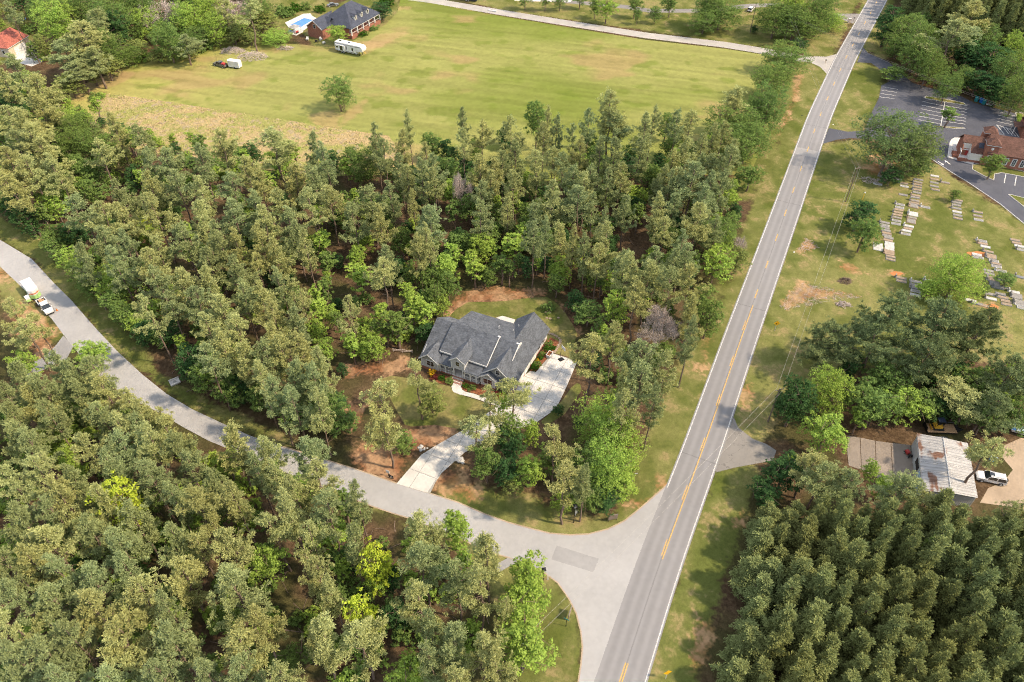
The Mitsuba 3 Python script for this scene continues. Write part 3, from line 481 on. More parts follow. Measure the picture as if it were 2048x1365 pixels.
def make_bush(seed, h=1.6, R=1.3, clumps=60, leafsize=0.15, n=12):
    r = np.random.default_rng(seed); tr = MB(); d = r.normal(size=(clumps, 3)); d[:, 2] = np.abs(d[:, 2]); d /= np.linalg.norm(d, axis=1, keepdims=True)
    k = r.uniform(.55, 1.0, (clumps, 1)) * (1 + .25 * np.sin(3 * np.arctan2(d[:, 1:2], d[:, :1]) + seed)); cen = d * k * np.array([R, R, h * .85]) + [0, 0, .12]
    for i in range(4): tr.tube([[0, 0, -.1], cen[i] * .8], [.04, .015], 4, False)
    return tr.mesh(), spray(cen, R * .26, n, leafsize, r)
kinds, H0, R0 = {}, {}, {}
def kind(name, h, R, makers, mats):
    H0[name], R0[name] = h, R; kinds[name] = []
    for i, m in enumerate(makers):
        tr, cr = m
        for mt in mats:
            g = f'kind_{name}_{i}_{mt}'; d = {'type': 'shapegroup', 'trunk' if name != 'bare' else 'branches': mikit.ply(tr, 'm_bark' if name != 'bare' else 'm_deadwood', smooth=True)}
            if cr is not None: d['crown' if name != 'bare' else 'twigs'] = mikit.ply(cr, mt)
            scene[g] = d; kinds[name].append(g)
kind('pine', 19, 2.75, [make_pine(1, base=.42), make_pine(2, base=0.52, R=2.9, dens=.85), make_pine(3, base=.36, R=2.5, dens=1.1), make_pine(4, base=.48, R=2.75, rough=.32, dead=9), make_pine(5, base=.40, R=2.9, rough=.26), make_pine(6, base=.55, R=3.0, rough=.34, dens=.7, dead=10), make_pine(7, base=.40, R=2.3, rough=.25)], ['m_pine', 'm_pine_grey'])
kind('bigpine', 19, 4.6, [make_pine(91, base=.34, R=4.7, dens=1.75, rough=.3, dead=8, n=24), make_pine(92, base=.42, R=4.7, dens=1.5, rough=.36, dead=9, n=24)], ['m_pine_dark'])  # broad pines right of the road, shaded look carried by needle colour
kind('biggreen', 14, 6.0, [make_broad(94, h=14, R=6.0, base=.1, lobes=18, clumps=820, leafsize=.21, n=14, open_=.3, fr=.6), make_broad(95, h=14, R=6.0, base=.08, lobes=20, clumps=820, leafsize=.21, n=14, open_=.33, fr=.6)], ['m_green'])
kind('biglight', 14, 6.0, [make_broad(96, h=14, R=6.0, base=.06, lobes=18, clumps=820, leafsize=.21, n=14, open_=.28, fr=.6)], ['m_light'])
kind('airy_pine', 17, 2.6, [make_pine(21, h=17, R=2.6, base=.45, dens=.55, rough=.35, dead=8), make_pine(22, h=17, R=2.6, base=.55, dens=.5, rough=.4, dead=6)], ['m_pine'])
kind('young', 13.5, 1.75, [make_pine(31 + i, h=13.5, R=1.9, base=.14, cone=True, dead=0, dens=1.15, rough=.34, n=19) for i in range(6)], ['m_young_pine'])
kind('green', 11, 3.2, [make_broad(41), make_broad(42, lobes=11, R=3.3), make_broad(43, lobes=7)], ['m_green']); kinds['olive'] = []; kind('olive', 11, 3.2, [make_broad(44), make_broad(45)], ['m_olive'])
kind('light', 11, 3.2, [make_broad(46), make_broad(47, lobes=12, open_=.3)], ['m_light']); kind('yellow', 11, 3.2, [make_broad(48, open_=.38, clumps=330)], ['m_yellow_green'])
kind('dark', 11, 3.2, [make_broad(49, base=.08, lobes=12), make_broad(50, base=.06)], ['m_dark'])
kind('slim', 10, 1.7, [make_broad(51, h=10, R=1.7, base=.25, lobes=8, clumps=150, open_=.33), make_broad(52, h=10, R=1.7, base=.3, lobes=8, clumps=150, open_=.36), make_broad(53, h=10, R=1.7, base=.2, lobes=7, clumps=150, open_=.3)], ['m_light', 'm_green'])
kind('bare', 9, 4.2, [make_bare(61), make_bare(62)], ['m_deadwood'])
kind('oak', 15, 7.0, [make_broad(71, h=15, R=7.2, base=.2, lobes=22, clumps=1000, leafsize=.24, n=14, open_=.47, fr=.55)], ['m_oak'])
kind('magnolia', 15, 3.8, [make_broad(72, h=15, R=3.8, base=.03, lobes=16, clumps=520, leafsize=.22, n=14)], ['m_dark'])
kind('bush', 1.6, 1.3, [make_bush(81), make_bush(82)], ['m_green', 'm_hedge']); kind('wildbush', 1.6, 1.3, [make_bush(83), make_bush(84, R=1.5)], ['m_light', 'm_green'])
kind('goldbush', 1.6, 1.3, [make_bush(85)], ['m_gold']); kind('redbush', 1.6, 1.3, [make_bush(86)], ['m_maroon'])
kind('openfield', 9, 4.5, [make_broad(73, h=9, R=4.6, base=.1, lobes=12, clumps=420, leafsize=.2, n=12, open_=.36, stems=6)], ['m_green'])
NAMES = {'bigpine': 'pine_tree', 'biggreen': 'broadleaf_tree', 'biglight': 'broadleaf_tree', 'pine': 'pine_tree', 'airy_pine': 'pine_tree', 'young': 'plantation_pine', 'green': 'broadleaf_tree', 'olive': 'broadleaf_tree', 'light': 'broadleaf_tree', 'yellow': 'broadleaf_tree', 'dark': 'evergreen_tree', 'slim': 'slender_tree', 'bare': 'bare_tree', 'oak': 'oak_tree', 'magnolia': 'magnolia_tree', 'bush': 'shrub', 'goldbush': 'shrub', 'redbush': 'shrub', 'wildbush': 'bush', 'openfield': 'broadleaf_tree'}
CATS = {'pine_tree': 'pine tree', 'plantation_pine': 'young pine tree', 'broadleaf_tree': 'tree', 'evergreen_tree': 'evergreen tree', 'slender_tree': 'slender tree', 'bare_tree': 'dead tree', 'oak_tree': 'oak tree', 'magnolia_tree': 'evergreen tree', 'shrub': 'shrub', 'bush': 'bush'}
LOOK = {'bigpine': 'broad dark green pine', 'biggreen': 'large mid green leafy tree', 'biglight': 'large bright green leafy tree', 'pine': 'tall {c} pine', 'airy_pine': 'thin sparse pine', 'green': 'mid green leafy tree', 'olive': 'dull olive green leafy tree', 'light': 'bright green leafy tree', 'yellow': 'vivid yellow green leafy tree', 'dark': 'dark green evergreen tree', 'slim': 'slender {c} tree', 'bare': 'leafless grey dead tree', 'wildbush': 'wild green bush', 'bush': 'rounded clipped green shrub'}
trees = []
ONES = 'zero one two three four five six seven eight nine ten eleven twelve thirteen fourteen fifteen sixteen seventeen eighteen nineteen'.split()
def words(n):
    n = max(1, n); return ONES[n] if n < 20 else ['twenty', 'thirty', 'forty', 'fifty', 'sixty', 'seventy', 'eighty', 'ninety'][min(n // 10 - 2, 7)] + ('-' + ONES[n % 10] if n % 10 else '')
def nth(n):
    t = {1: 'first', 2: 'second', 3: 'third', 5: 'fifth', 8: 'eighth', 9: 'ninth', 12: 'twelfth'}
    if n < 20: return t.get(n) or ONES[n] + 'th'
    return words(n)[:-1] + 'ieth' if n % 10 == 0 else words(n - n % 10) + '-' + nth(n % 10)
def own(look, p):
    D, w, nm = where(p)
    n = int(round(D))
    for k in range(40):
        l = f"{look} {words(n + (k + 1) // 2 * (-1) ** k) if k else words(n)} metres {w} {nm}"
        if l not in used_labels: break
        if k == 0: l = f"{look} just over {words(int(D))} metres {w} {nm}"
        if l not in used_labels: break
    used_labels.add(l); return l
def area_of(p):
    """which stand of trees a point belongs to"""
    x, y = p; rp = road_pt(s_of(p), 0); right = (p - rp) @ np.array([1.0, -.4]) > 0
    if right:
        if y > 262: return 'behind the church car park', 'trees behind the church car park'
        if y > 180: return 'beside the church', 'trees around the church lot'
        if y > 112: return 'in the cemetery', 'trees in the cemetery'
        return ('between the cemetery and the metal shed', 'trees between cemetery and shed') if y > 80 else ('beside the metal shed', 'trees by the metal shed')
    if y > 285 and x > 0: return 'along the gravel drive', 'trees along the gravel drive'
    if y > 195: return ('at the hay field edge near the through road', 'roadside trees at the field corner') if x > 40 else ('west of the hay field', 'trees west of the hay field')
    ds = LineString(pts(up_e)).distance(Point(p)); above = side_poly.distance(Point(p)) > -1 and y > np.interp(x, pts(up_e)[:, 0], pts(up_e)[:, 1])
    if not above: return ('in the lawn corner of the junction', 'trees at the junction') if x > -4 else ('in the wood below the side road', 'trees of the wood below the side road')
    if -40 < x < 40 and y < 100: return 'in the front grove of the grey house', 'front grove of the grey house'
    if x > 8 and y < 128: return 'between the grey house and the through road', 'trees between the grey house and the road'
    if y > 155: return 'at the north edge of the wood by the hay field', 'trees at the north edge of the wood'
    return ('in the wood west of the grey house', 'trees of the wood west of the grey house') if x < -8 else ('in the wood behind the grey house', 'trees of the wood behind the grey house')
LAND = [((795, 968), 'the driveway mouth'), ((930, 730), 'the grey house'), ((60, 575), 'the work trailer'), ((350, 765), 'the verge drain box'), ((20, 80), 'the red-roofed house'), ((450, 128), 'the field pickup'), ((490, 110), 'the brush piles'), ((600, 50), 'the swimming pool'), ((690, 200), 'the lone field tree'), ((190, 193), 'the meadow bush'),
        ((1240, 28), 'the shade tree'), ((1568, 84), 'the far roadside pole'), ((1775, 310), 'the huge oak'), ((1960, 300), 'the brick church'), ((1965, 205), 'the car park bins'), ((1691, 404), 'the cemetery pole'), ((1549, 662), 'the bend arrow sign'), ((1585, 860), 'the glossy evergreen'), ((1900, 930), 'the metal shed'), ((1147, 1045), 'the lawn lamp post'), ((1086, 1171), 'the junction lamp'),
        ((226, 985), 'the vivid yellow tree'), ((750, 1110), 'the tall yellow tree'), ((535, 1130), 'the lone bright tree'), ((923, 380), 'the wood dead tree'), ((1316, 645), 'the roadside dead tree'), ((1095, 150), 'the mid hay field'), ((1220, 200), 'the tallest pine'), ((400, 290), 'the uncut meadow'), ((1850, 480), 'the middle graves'), ((1100, 600), 'the clay bank'), ((640, 620), 'the mid-wood gap'), ((1580, 330), 'the road seam')]
LP = [(at(*a), b) for a, b in LAND]; used_labels = set()
def where(p):
    q, nm = min(LP, key=lambda l: (l[0][0] - p[0]) ** 2 + (l[0][1] - p[1]) ** 2); d = p - q; D = np.linalg.norm(d); s = []
    if abs(d[1]) > .38 * D: s.append('behind' if d[1] > 0 else 'in front')
    if abs(d[0]) > .38 * D: s.append('right' if d[0] > 0 else 'left')
    w = ' and '.join(s).replace('in front and', 'front').replace('behind and', 'back'); w = {'left': 'left of', 'right': 'right of', 'behind': 'behind', 'in front': 'in front of'}.get(w, w + ' of')
    return D, w, nm
def plant(k, p, h, R, label=None, group=None, rot=None, pick=None):
    g = kinds[k][pick if pick is not None else int(rng.integers(len(kinds[k])))]; sx = R / R0[k]; name = num(NAMES[k])
    scene[name] = {'type': 'instance', 'group': {'type': 'ref', 'id': g}, 'to_world': T().translate([float(p[0]), float(p[1]), 0]).rotate([0, 0, 1], float(rng.uniform(0, 360) if rot is None else rot)).scale([sx, sx * float(rng.uniform(.9, 1.1)), h / H0[k]])}
    w, gr = area_of(np.asarray(p))
    col = 'grey green' if g.endswith('grey') else 'olive'
    if k == 'slim': col = 'bright green' if g.endswith('light') else 'mid green'
    labels[name] = {'label': label or own(LOOK[k].format(c=col), np.asarray(p)), 'category': CATS[NAMES[k]]}
    if group or not label: labels[name]['group'] = group or gr
    trees.append((p[0], p[1], R)); return name
CODE = {'P': ('pine', 18.5, .82, 2.6), 'Q': ('airy_pine', 16.5, .86, 2.4), 'D': ('green', 11, .58, 2.9), 'L': ('light', 10.5, .58, 2.7), 'Y': ('yellow', 18, .80, 3.0), 'K': ('dark', 8, .5, 2.4), 'O': ('olive', 9, .55, 2.8), 'B': ('bare', 8, .6, 3.2), 'S': ('slim', 9.5, .62, 1.6), 'W': ('wildbush', 2.2, .5, 1.5)}
BARE = [at(1316, 642, 10), at(923, 380, 9)]
def stand(tile, text):
    """surveyed crowns: x y kind [crown width] [height], in the reading of one enlarged tile of the photograph"""
    ox, oy = tile
    for w in text.split(','):
        q = w.split()
        if len(q) < 3: continue
        u, v = ox + float(q[0]) / 3, oy + float(q[1]) / 3; k, h, f, R = CODE[q[2]]; h *= rng.uniform(.93, 1.08)
        if len(q) > 4: h = float(q[4])
        p = at(u, v, h * f)
        if len(q) > 3 and float(q[3]) > 0: R = float(q[3]) / 6 * math.hypot(math.hypot(*p), CAM_H - h * f) / FOC * (.80 if q[2] in 'PQ' else .90)
        if k in ('green', 'light', 'olive', 'dark') and len(q) < 5: h = float(np.clip(2.7 * R, .8 * h, 17)); p = at(u, v, h * f)
        if k in ('pine', 'airy_pine') and min(math.hypot(p[0] - z[0], p[1] - z[1]) for z in BARE) < 4.6: continue
        if k in ('green', 'light') and R > 4.2: k = 'big' + k
        if k == 'pine' and tile == (1366, 455) and R > 3.6: k = 'bigpine'
        plant(k, p, h, float(np.clip(R, .6, 9)))
stand((0, 0), '60 60 P,330 130 L 220,420 60 D 200,500 190 P 240,380 290 P 190 15,620 130 D 190,700 60 D 200,700 200 K 180,660 290 D 170,760 330 D 150 7,820 290 O 160 7,560 330 P 190 14,470 410 P 170 11,420 500 O 150 9,640 400 O 150 9,550 430 O 150 9,870 60 D 190,880 140 L 150,1020 170 K 170 9,1000 240 D 170,1060 290 L 150 6,1100 240 P 150 11,1180 220 D 160 8,1120 110 L 160,1250 60 L 170,1290 160 L 150,1400 200 O 140 8,1370 130 B 180,1560 130 O 210 9,1660 220 L 180 5,1480 40 P 150,1330 90 B 160,800 20 K 160,580 50 D 200,240 60 D 130,180 20 K 130,960 100 B 220 14,850 340 W 120 3,940 330 O 120 5,1130 290 O 140 5,1230 270 W 110 3,1700 70 W 110 3,1060 40 K 150,1180 20 K 160,1500 230 O 120 5,1560 80 D 140,1440 150 L 130 8,730 140 D 180,550 120 P 180,1340 30 P 140,1420 70 B 150 12,'
      '100 400 P 190,60 540 L 150 9,30 480 P 150,160 500 L 150 9,240 520 P 180,330 580 O 130 7,230 620 P 170,100 640 K 150,150 720 P 180,50 700 P 160,300 700 P 150 13,200 810 P 190,90 860 P 190,50 960 P 180,250 900 P 200,420 720 L 160 9,350 780 D 140,480 790 D 170,570 770 P 110 9,430 870 D 170,520 880 D 170,640 890 D 150,680 750 P 130,760 830 D 150,860 810 P 150,1330 850 P 160,1640 840 P 220 19,1510 930 K 130,1870 870 P 120,1200 940 P 170,1480 1010 P 150,1010 960 P 170,1750 1050 P 200,1570 1090 P 170,1700 980 L 130,900 960 P 150,740 960 O 140,590 900 P 150,400 900 L 120 8,470 1000 D 140,330 1000 P 170,560 1040 D 170,880 1100 P 170,1060 1090 P 170,1200 1130 P 180,1390 1120 P 170,1900 1060 P 170,1690 1200 P 170,1550 1230 P 180,1860 1220 P 190,1010 1050 D 140,300 1170 L 160,330 1240 L 150,480 1250 P 180,700 1150 P 180,720 1290 P 190,920 1240 P 180,560 1160 D 160,850 1335 Y 110 9,1180 1290 P 190,1400 1270 P 180,1580 1310 P 180,1750 1320 P 180,1990 980 K 140,820 1060 K 130,170 1330 K 160,80 1100 P 170,70 1240 K 170,1950 930 P 150,1010 1270 D 150,620 1290 P 170,1980 1180 P 170,400 1110 D 150,180 1010 P 170,1300 980 D 130 8,1420 930 O 120 7')
stand((683, 0), '370 850 P 140,540 870 D 150,630 900 K 120,735 840 P 120,835 790 P 150,1020 770 P 150,1170 730 D 170 16,980 830 K 120,1040 910 P 140,1215 800 P 110,1290 770 P 115,1400 810 P 120,1480 720 P 110 19,1620 610 P 215 23,1640 730 P 190,1820 750 P 140,1950 750 D 130,2010 730 P 110,910 1000 P 150,1180 960 P 140,1330 980 P 140,1640 900 P 170,1790 900 P 150,1480 880 D 120,640 1020 D 160,150 990 D 210,480 1030 P 160,350 980 P 140,430 1180 Q 110,720 1140 B 135 15,1030 1090 P 140,170 1190 P 190,300 1150 P 150,530 1310 P 190,830 1270 P 170,1140 1140 D 120,1260 1150 P 200,1420 1190 P 190,1390 1060 P 130,1990 980 L 90 12,1850 1060 D 160,1790 1190 L 120,1900 1230 P 180,1450 980 L 90 8,1580 1320 P 140,550 1170 S 60,1510 1050 D 140,70 1290 P 180,230 1290 P 160,650 1150 L 120,940 1290 D 130,1700 1270 D 110,780 1100 D 140,1740 1010 K 150,1560 1180 D 130,250 900 P 120,60 960 D 140,1120 1290 D 140,1330 1300 D 150,2000 860 D 130,740 990 K 130')
stand((0, 455), '860 40 L 110,600 60 P 170,740 100 P 150,900 200 P 170,930 120 P 150,1100 60 P 170,1300 40 P 160,700 330 L 230 11,920 310 P 180,900 490 P 180,1020 450 P 170,1100 330 P 180,1250 190 P 190,1330 120 P 160,1230 330 P 180,1430 90 P 160,1400 240 P 180,1560 60 P 160,1640 130 P 160,1830 90 P 150,1770 30 P 150,1680 320 P 160,1560 420 P 190,1450 400 P 180,1330 480 P 190,1250 570 P 190,1180 430 P 170,1640 500 P 190,1740 340 Q 130,1760 570 P 180,1640 650 P 190,1420 620 P 190,1330 690 P 200,1250 770 P 190,1030 660 K 130 7,1150 810 K 190 10,1230 890 D 200 9,1300 860 L 200 10,1370 940 D 200 9,1570 1010 D 180 8,1690 1090 D 180 7,1440 770 P 190,1560 880 P 190,1700 730 P 220,1600 760 P 190,1820 700 P 190,1760 890 P 200,1880 900 P 170,1650 980 P 180,1760 1040 P 200,1910 800 P 170,1930 90 S 140,1960 210 S 130,1900 620 L 150,1950 730 L 140 8,1900 500 S 140,1990 530 L 130,1950 380 S 130,1450 970 K 190 8,1980 1080 D 200 9,1900 1050 P 170,1790 1130 D 190 6,1400 1010 D 150 6,2010 1160 D 200 7,1900 1120 D 200 8,330 110 D 160,430 200 L 150,490 270 D 160,560 350 D 170 8,690 450 D 170 8,750 530 D 170 8,830 580 L 150 7,890 630 K 160 7,950 650 D 140 6,680 180 P 170,550 240 K 140 8,480 180 P 150,430 60 K 160,590 190 L 140 9,340 60 D 140,1530 200 Q 150,1800 420 Q 140,560 760 L 190 8,'
      '60 470 Q 150 14,140 600 Q 190 14,210 560 Q 120 13,150 820 L 140 8,330 820 P 180,430 870 P 190,560 860 P 200,260 960 P 180,200 1020 P 200,90 900 P 180,50 1010 P 170,630 960 P 180,770 1050 P 190,850 1110 P 160,960 1140 Q 170 15,600 1100 P 190,700 1200 P 220,480 990 P 180,400 1060 L 140 10,340 1290 L 210 11,450 1190 D 150,540 1300 P 190,740 1310 P 200,900 1270 P 170,1060 1300 P 170,1390 1290 P 240,1600 1330 P 180,1850 1330 P 220,120 1250 P 190,50 1140 P 170,200 1300 P 180,1000 1190 Q 170,830 1200 P 170,300 1120 P 170')
stand((683, 455), '450 860 Q 190 16,230 1000 Q 260 17,260 1170 Q 230 15,540 1050 O 190 8,880 1010 Q 200 16,800 1190 Q 230 14,1040 960 Q 250 16,970 1060 L 110 8,1000 1220 D 200 10,1140 1230 L 130 9,1010 1320 K 230 9,1290 1260 Q 230 16,1560 1150 L 330 14,1660 1290 L 330 13,1500 750 P 250 19,1780 770 P 250,1800 910 P 260,1700 1060 P 200,1900 600 B 250 13,1480 510 D 190 7,1400 440 K 130 6,1310 290 L 130 8,1640 480 L 170 12,1770 390 P 200,1850 270 P 200,1980 330 P 190,1900 190 P 190,1730 230 P 170,360 1290 D 150 5,40 1170 D 150 5,210 720 L 150 8,140 740 L 120 6,330 590 S 170 11,430 480 S 150 12,510 530 S 150 10,560 430 D 160,240 240 Q 200 18,270 180 P 160,40 460 Q 150,110 300 S 170,130 80 L 160,90 180 L 130,60 700 S 130,160 650 L 140 7,620 250 L 190 11,520 320 D 160,640 350 D 150 9,860 120 L 200,900 50 D 150,880 290 D 120 6,1040 110 S 160,1110 240 K 110 7,1210 80 D 170,1310 250 L 130 9,1290 340 D 120 7,740 100 D 170,460 110 P 150,520 60 P 140,1390 50 P 120,1150 40 P 150,1100 10 D 130,1620 330 L 130,1470 110 P 120,1600 60 P 160,1500 280 D 160,1560 210 D 160,1430 190 S 120,1600 130 K 130,1640 640 P 170,1900 430 P 190,2000 200 P 170,1240 480 W 90 2,1430 1180 K 90 4,1300 1100 K 80 3,800 240 S 130,960 230 S 130,400 400 S 130,600 470 L 130 7,240 520 S 130,1690 900 P 150,1940 830 P 170,1880 1010 P 160')
stand((1366, 0), '620 350 D 260 10,540 480 D 250 11,330 580 P 210 17,510 640 D 240,310 750 D 340 13,380 860 D 300 12,270 960 P 170,40 740 P 150,60 1050 P 220,150 900 D 150,280 1190 L 140 7,150 880 L 100,130 1190 P 200,400 1060 D 160 8,200 1340 L 130 8,90 1290 P 190,705 270 K 110 4,230 80 D 260 11,130 120 D 190 9,160 30 D 170,430 175 K 55 3,560 110 D 240 13,680 120 D 240 13,640 40 L 200,750 160 D 170 9,830 60 D 190,900 120 L 130 7,450 650 D 170,30 900 P 160,230 1100 P 150,'
      '1250 440 D 130 5,1590 520 D 150 10,1600 690 S 95 7,1380 950 D 200 9,1430 1000 K 110 5,1250 1060 K 120 6,1865 990 D 120 8,1630 1170 D 65 3.5,1055 1300 K 190 9,1090 1400 D 190 10,1210 210 K 130 9,1340 190 D 230 13,1600 190 P 270 19,1400 330 D 170,1700 330 K 210 12,1840 370 K 220 13,1900 560 K 200 9,1480 400 D 160,1540 420 D 150 8,1770 500 K 180 9,1960 430 D 180,2010 570 D 160,1740 70 P 200,2000 290 L 150,1240 120 K 130,1300 270 D 170 9,1680 460 D 150 8,1440 250 D 170,1800 250 D 160,2020 480 K 160 8')
stand((1366, 455), '1240 470 P 350 20,900 640 P 310 13,1180 650 P 330 16,1560 520 P 340 19,1810 560 P 260 18,1480 720 P 290 17,1960 850 P 330 14,1880 1060 P 250 11,1650 290 L 300 11,1480 370 L 150 5,870 980 L 290 12,860 1230 L 250 11,1140 1080 D 260 11,1250 950 D 200,1330 1060 L 240 9,1620 930 P 240 10,1430 1060 D 220 8,1560 880 K 260 9,1720 950 D 240 9,1720 1030 P 210 9,1800 1130 D 200 8,2000 1130 D 190 8,1180 880 D 200,1000 840 K 170 8,1940 310 D 105 3.5,1810 370 D 55 2.5,1360 860 D 200,1540 1060 K 170 7,1650 1090 D 170 6,'
      '200 60 D 230,200 210 L 220 11,330 190 O 150 8,110 470 D 230 12,150 560 D 180 9,60 300 P 190,30 150 P 190,260 90 L 130,50 620 P 170,330 110 B 110 7,60 480 P 170')
stand((0, 910), '60 130 P 200,220 110 P 200,340 230 P 210,440 140 P 180,640 60 P 190,420 50 L 130 10,680 210 Y 270 19,900 110 P 220,1120 70 P 190,1030 240 P 180,1180 270 P 210,900 270 D 140 8,1290 150 P 190,1400 240 P 200,1530 60 P 190,1650 110 P 200,1720 300 P 240,1900 120 P 230,1960 330 P 210,1850 450 Q 200 17,1630 400 Q 200 17,810 380 P 220 17,520 460 P 200 17,330 330 P 180,110 400 P 230,290 520 P 260,50 650 P 200,370 690 P 220,120 810 P 220,330 860 P 240,80 1000 P 220,550 900 P 220,720 520 P 220,750 660 P 200,850 830 P 250,1040 490 P 210,1180 560 P 170,1060 690 P 260,1390 500 P 240,1600 650 L 230 10,1450 370 L 100 8,1390 780 P 330,1280 400 Q 140 15,1050 1130 P 270,720 1080 P 270,280 1190 P 230,90 1230 P 230,420 1080 P 190,640 1330 P 240,1440 1130 P 270,1530 970 P 210,1240 1310 P 220,1900 690 P 180,1980 800 P 180,1900 1080 P 290,1330 1020 D 150 4,1720 1240 D 180 4,330 1330 P 200,950 1310 P 200,1700 1330 P 200,560 740 P 200,520 700 K 130 8,1000 900 P 200,1450 1290 P 220,180 620 P 200,600 260 P 180,1780 210 P 200')
stand((683, 910), '90 240 P 180,200 590 Y 240 17,110 900 Y 220 16,480 430 P 270,680 440 L 210 12,480 610 P 260,870 560 P 270,690 710 P 240,470 880 P 240,640 1090 P 260,110 1080 P 290,840 790 P 240,330 960 K 180 7,530 990 P 190,830 1160 P 240,1120 760 L 280 13,1080 920 L 300 12,1100 1140 L 360 13,930 1240 P 210,420 1320 L 270 11,720 1340 P 220,550 1210 P 200,50 500 P 200,60 640 K 150 9,300 760 K 140 8,210 760 L 150 9,980 900 Q 140,'
      '870 50 D 200 10,1000 100 K 190 8,1120 90 L 200 9,1350 110 Q 270 17,1610 70 L 340 13,1480 70 D 260 11,1500 240 D 200 7,1590 270 K 200 6,1650 180 L 220 8,1330 290 L 140 5,1030 170 O 150 4,1460 130 P 200 16,1250 30 D 180 9,1700 60 L 180 10,1420 270 D 150 5')
plant('oak', at(1775, 310, 6), 17, 10.2, 'huge spreading oak at the top of the cemetery beside the car park entrance'); plant('oak', at(1822, 318, 5), 14, 7.0, 'smaller spreading oak right of the huge oak beside the church drive')
plant('magnolia', at(1590, 805, 7), 14.0, 3.8, 'tall glossy dark green evergreen beside the through road at the shed drive')
plant('dark', at(1568, 950, 4), 9, 3.6, 'dark blue green evergreen at the roadside corner of the young plantation'); plant('dark', at(1528, 985, 3), 6, 3.0, 'low dark blue green evergreen on the roadside edge of the young plantation')
plant('openfield', at(680, 196, 4.5), 11, 6.2, 'multi-stemmed half bare tree alone in the hay field'); plant('light', at(1213, 22, 5), 10.5, 3.9, 'round bright green shade tree standing in the field beside the gravel drive')
plant('airy_pine', at(1915, 985, 0) + [0, 0], 15.5, 3.3, 'leaning sparse pine growing against the metal shed', rot=40, pick=1)
stand((1366, 910), '850 110 P 220 13,1000 150 P 190 13,1300 190 P 250 13,760 60 P 200 12,1450 290 P 180 12,1130 90 L 90 6,1200 190 L 150 7,655 40 L 90 6,1455 590 L 80 12')
for q, (u, v) in enumerate(((2020, 1035), (2040, 1050), (1998, 1040))): plant('airy_pine', at(u, v, 9), 14, 1.5, group='thin pines at the yard edge', label='thin bare stemmed pine at the edge of the sandy yard, ' + ['middle one', 'rightmost one', 'leftmost one'][q])
for u, v, h, R in ((1340, 12, 9, 3.2), (1270, 14, 9, 3), (1190, 18, 8, 2.6), (1310, 30, 7, 2.2), (1275, 34, 6, 1.6), (1050, -2, 9, 3.2), (1090, 0, 9, 3), (1120, 2, 8, 2.6), (1160, -4, 9, 3)): plant('green', at(u, v, h * .5), h, R)
plant('dark', at(765, 25, 3), 7.5, 4.0, 'big dense evergreen at the right end of the navy-roofed brick house'); plant('bush', at(772, 3, 2), 4.2, 3.4, 'round dark shrub behind the big evergreen by the brick house'); plant('light', at(676, 72, 3), 7, 3.8, 'round leafy tree in front of the brick house beside the camper')
for u, v, R in ((724, 68, 1.9), (749, 56, 1.9)): plant('bush', at(u, v, .7), 1.7, R * 1.1, f'clipped dark green hedge mound at the brick house porch, {"nearer the camper" if u < 730 else "farther from the camper"}', 'hedge mounds along the brick house porch')
for i_, (u, v, R) in enumerate(((640, 18, 2.6), (592, 16, 2.8), (580, 22, 2.6), (610, 14, 2.2), (572, 28, 1.6), (560, 18, 2.0))): plant('bush', at(u, v, 1), 2.6, R, 'large rounded shrub behind the swimming pool, ' + ['rightmost one', 'third from the right', 'third from the left', 'second from the right', 'second from the left', 'leftmost one'][i_], 'rounded shrubs behind the swimming pool')
for (u, v, n_) in ((190, 193, 2), (203, 190, 1.4)): plant('wildbush', at(u, v, 1), n_ * 1.2, n_, f'{"larger" if n_ > 1.5 else "smaller"} wild bush at the corner of the uncut meadow', 'wild bushes at the meadow corner')
z3 = lambda x, y, z=0: at(820 + x * .1978, 590 + y * .1978, z)
SHR = 'left of the entry steps, farther one|left of the entry steps, nearer one|in the right front bed, leftmost|in the right front bed, rightmost|in the right front bed, smallest|in the side bed, nearest the back corner|in the side bed, second from the back|in the side bed, third from the back|in the side bed, middle of the row|in the side bed, second from the pad|in the side bed, nearest the pad|beside the stepping stones by the pad'.split('|')
for i_, (x, y, s) in enumerate(((322, 838, .9), (398, 868, 1.0), (558, 915, .75), (640, 935, .85), (600, 950, .5), (1405, 500, .9), (1385, 545, .9), (1340, 590, .7), (1325, 630, .8), (1285, 690, .9), (1262, 735, 1.0), (1450, 530, .7))): plant('bush', z3(x, y, .4), s * 1.1, s, 'small rounded shrub ' + SHR[i_], 'bed shrubs around the grey house')
plant('goldbush', z3(225, 795, .4), 1.3, .9, 'golden yellow shrub at the left front corner of the grey house'); plant('redbush', z3(245, 835, .4), 1.1, .85, 'dark red shrub beside the golden yellow shrub'); plant('redbush', z3(880, 1010, .4), 1.0, .8, 'dark red shrub under the front right gable of the grey house'); plant('goldbush', z3(1292, 660, .3), .6, .45, 'small yellow shrub in the side bed by the garage')
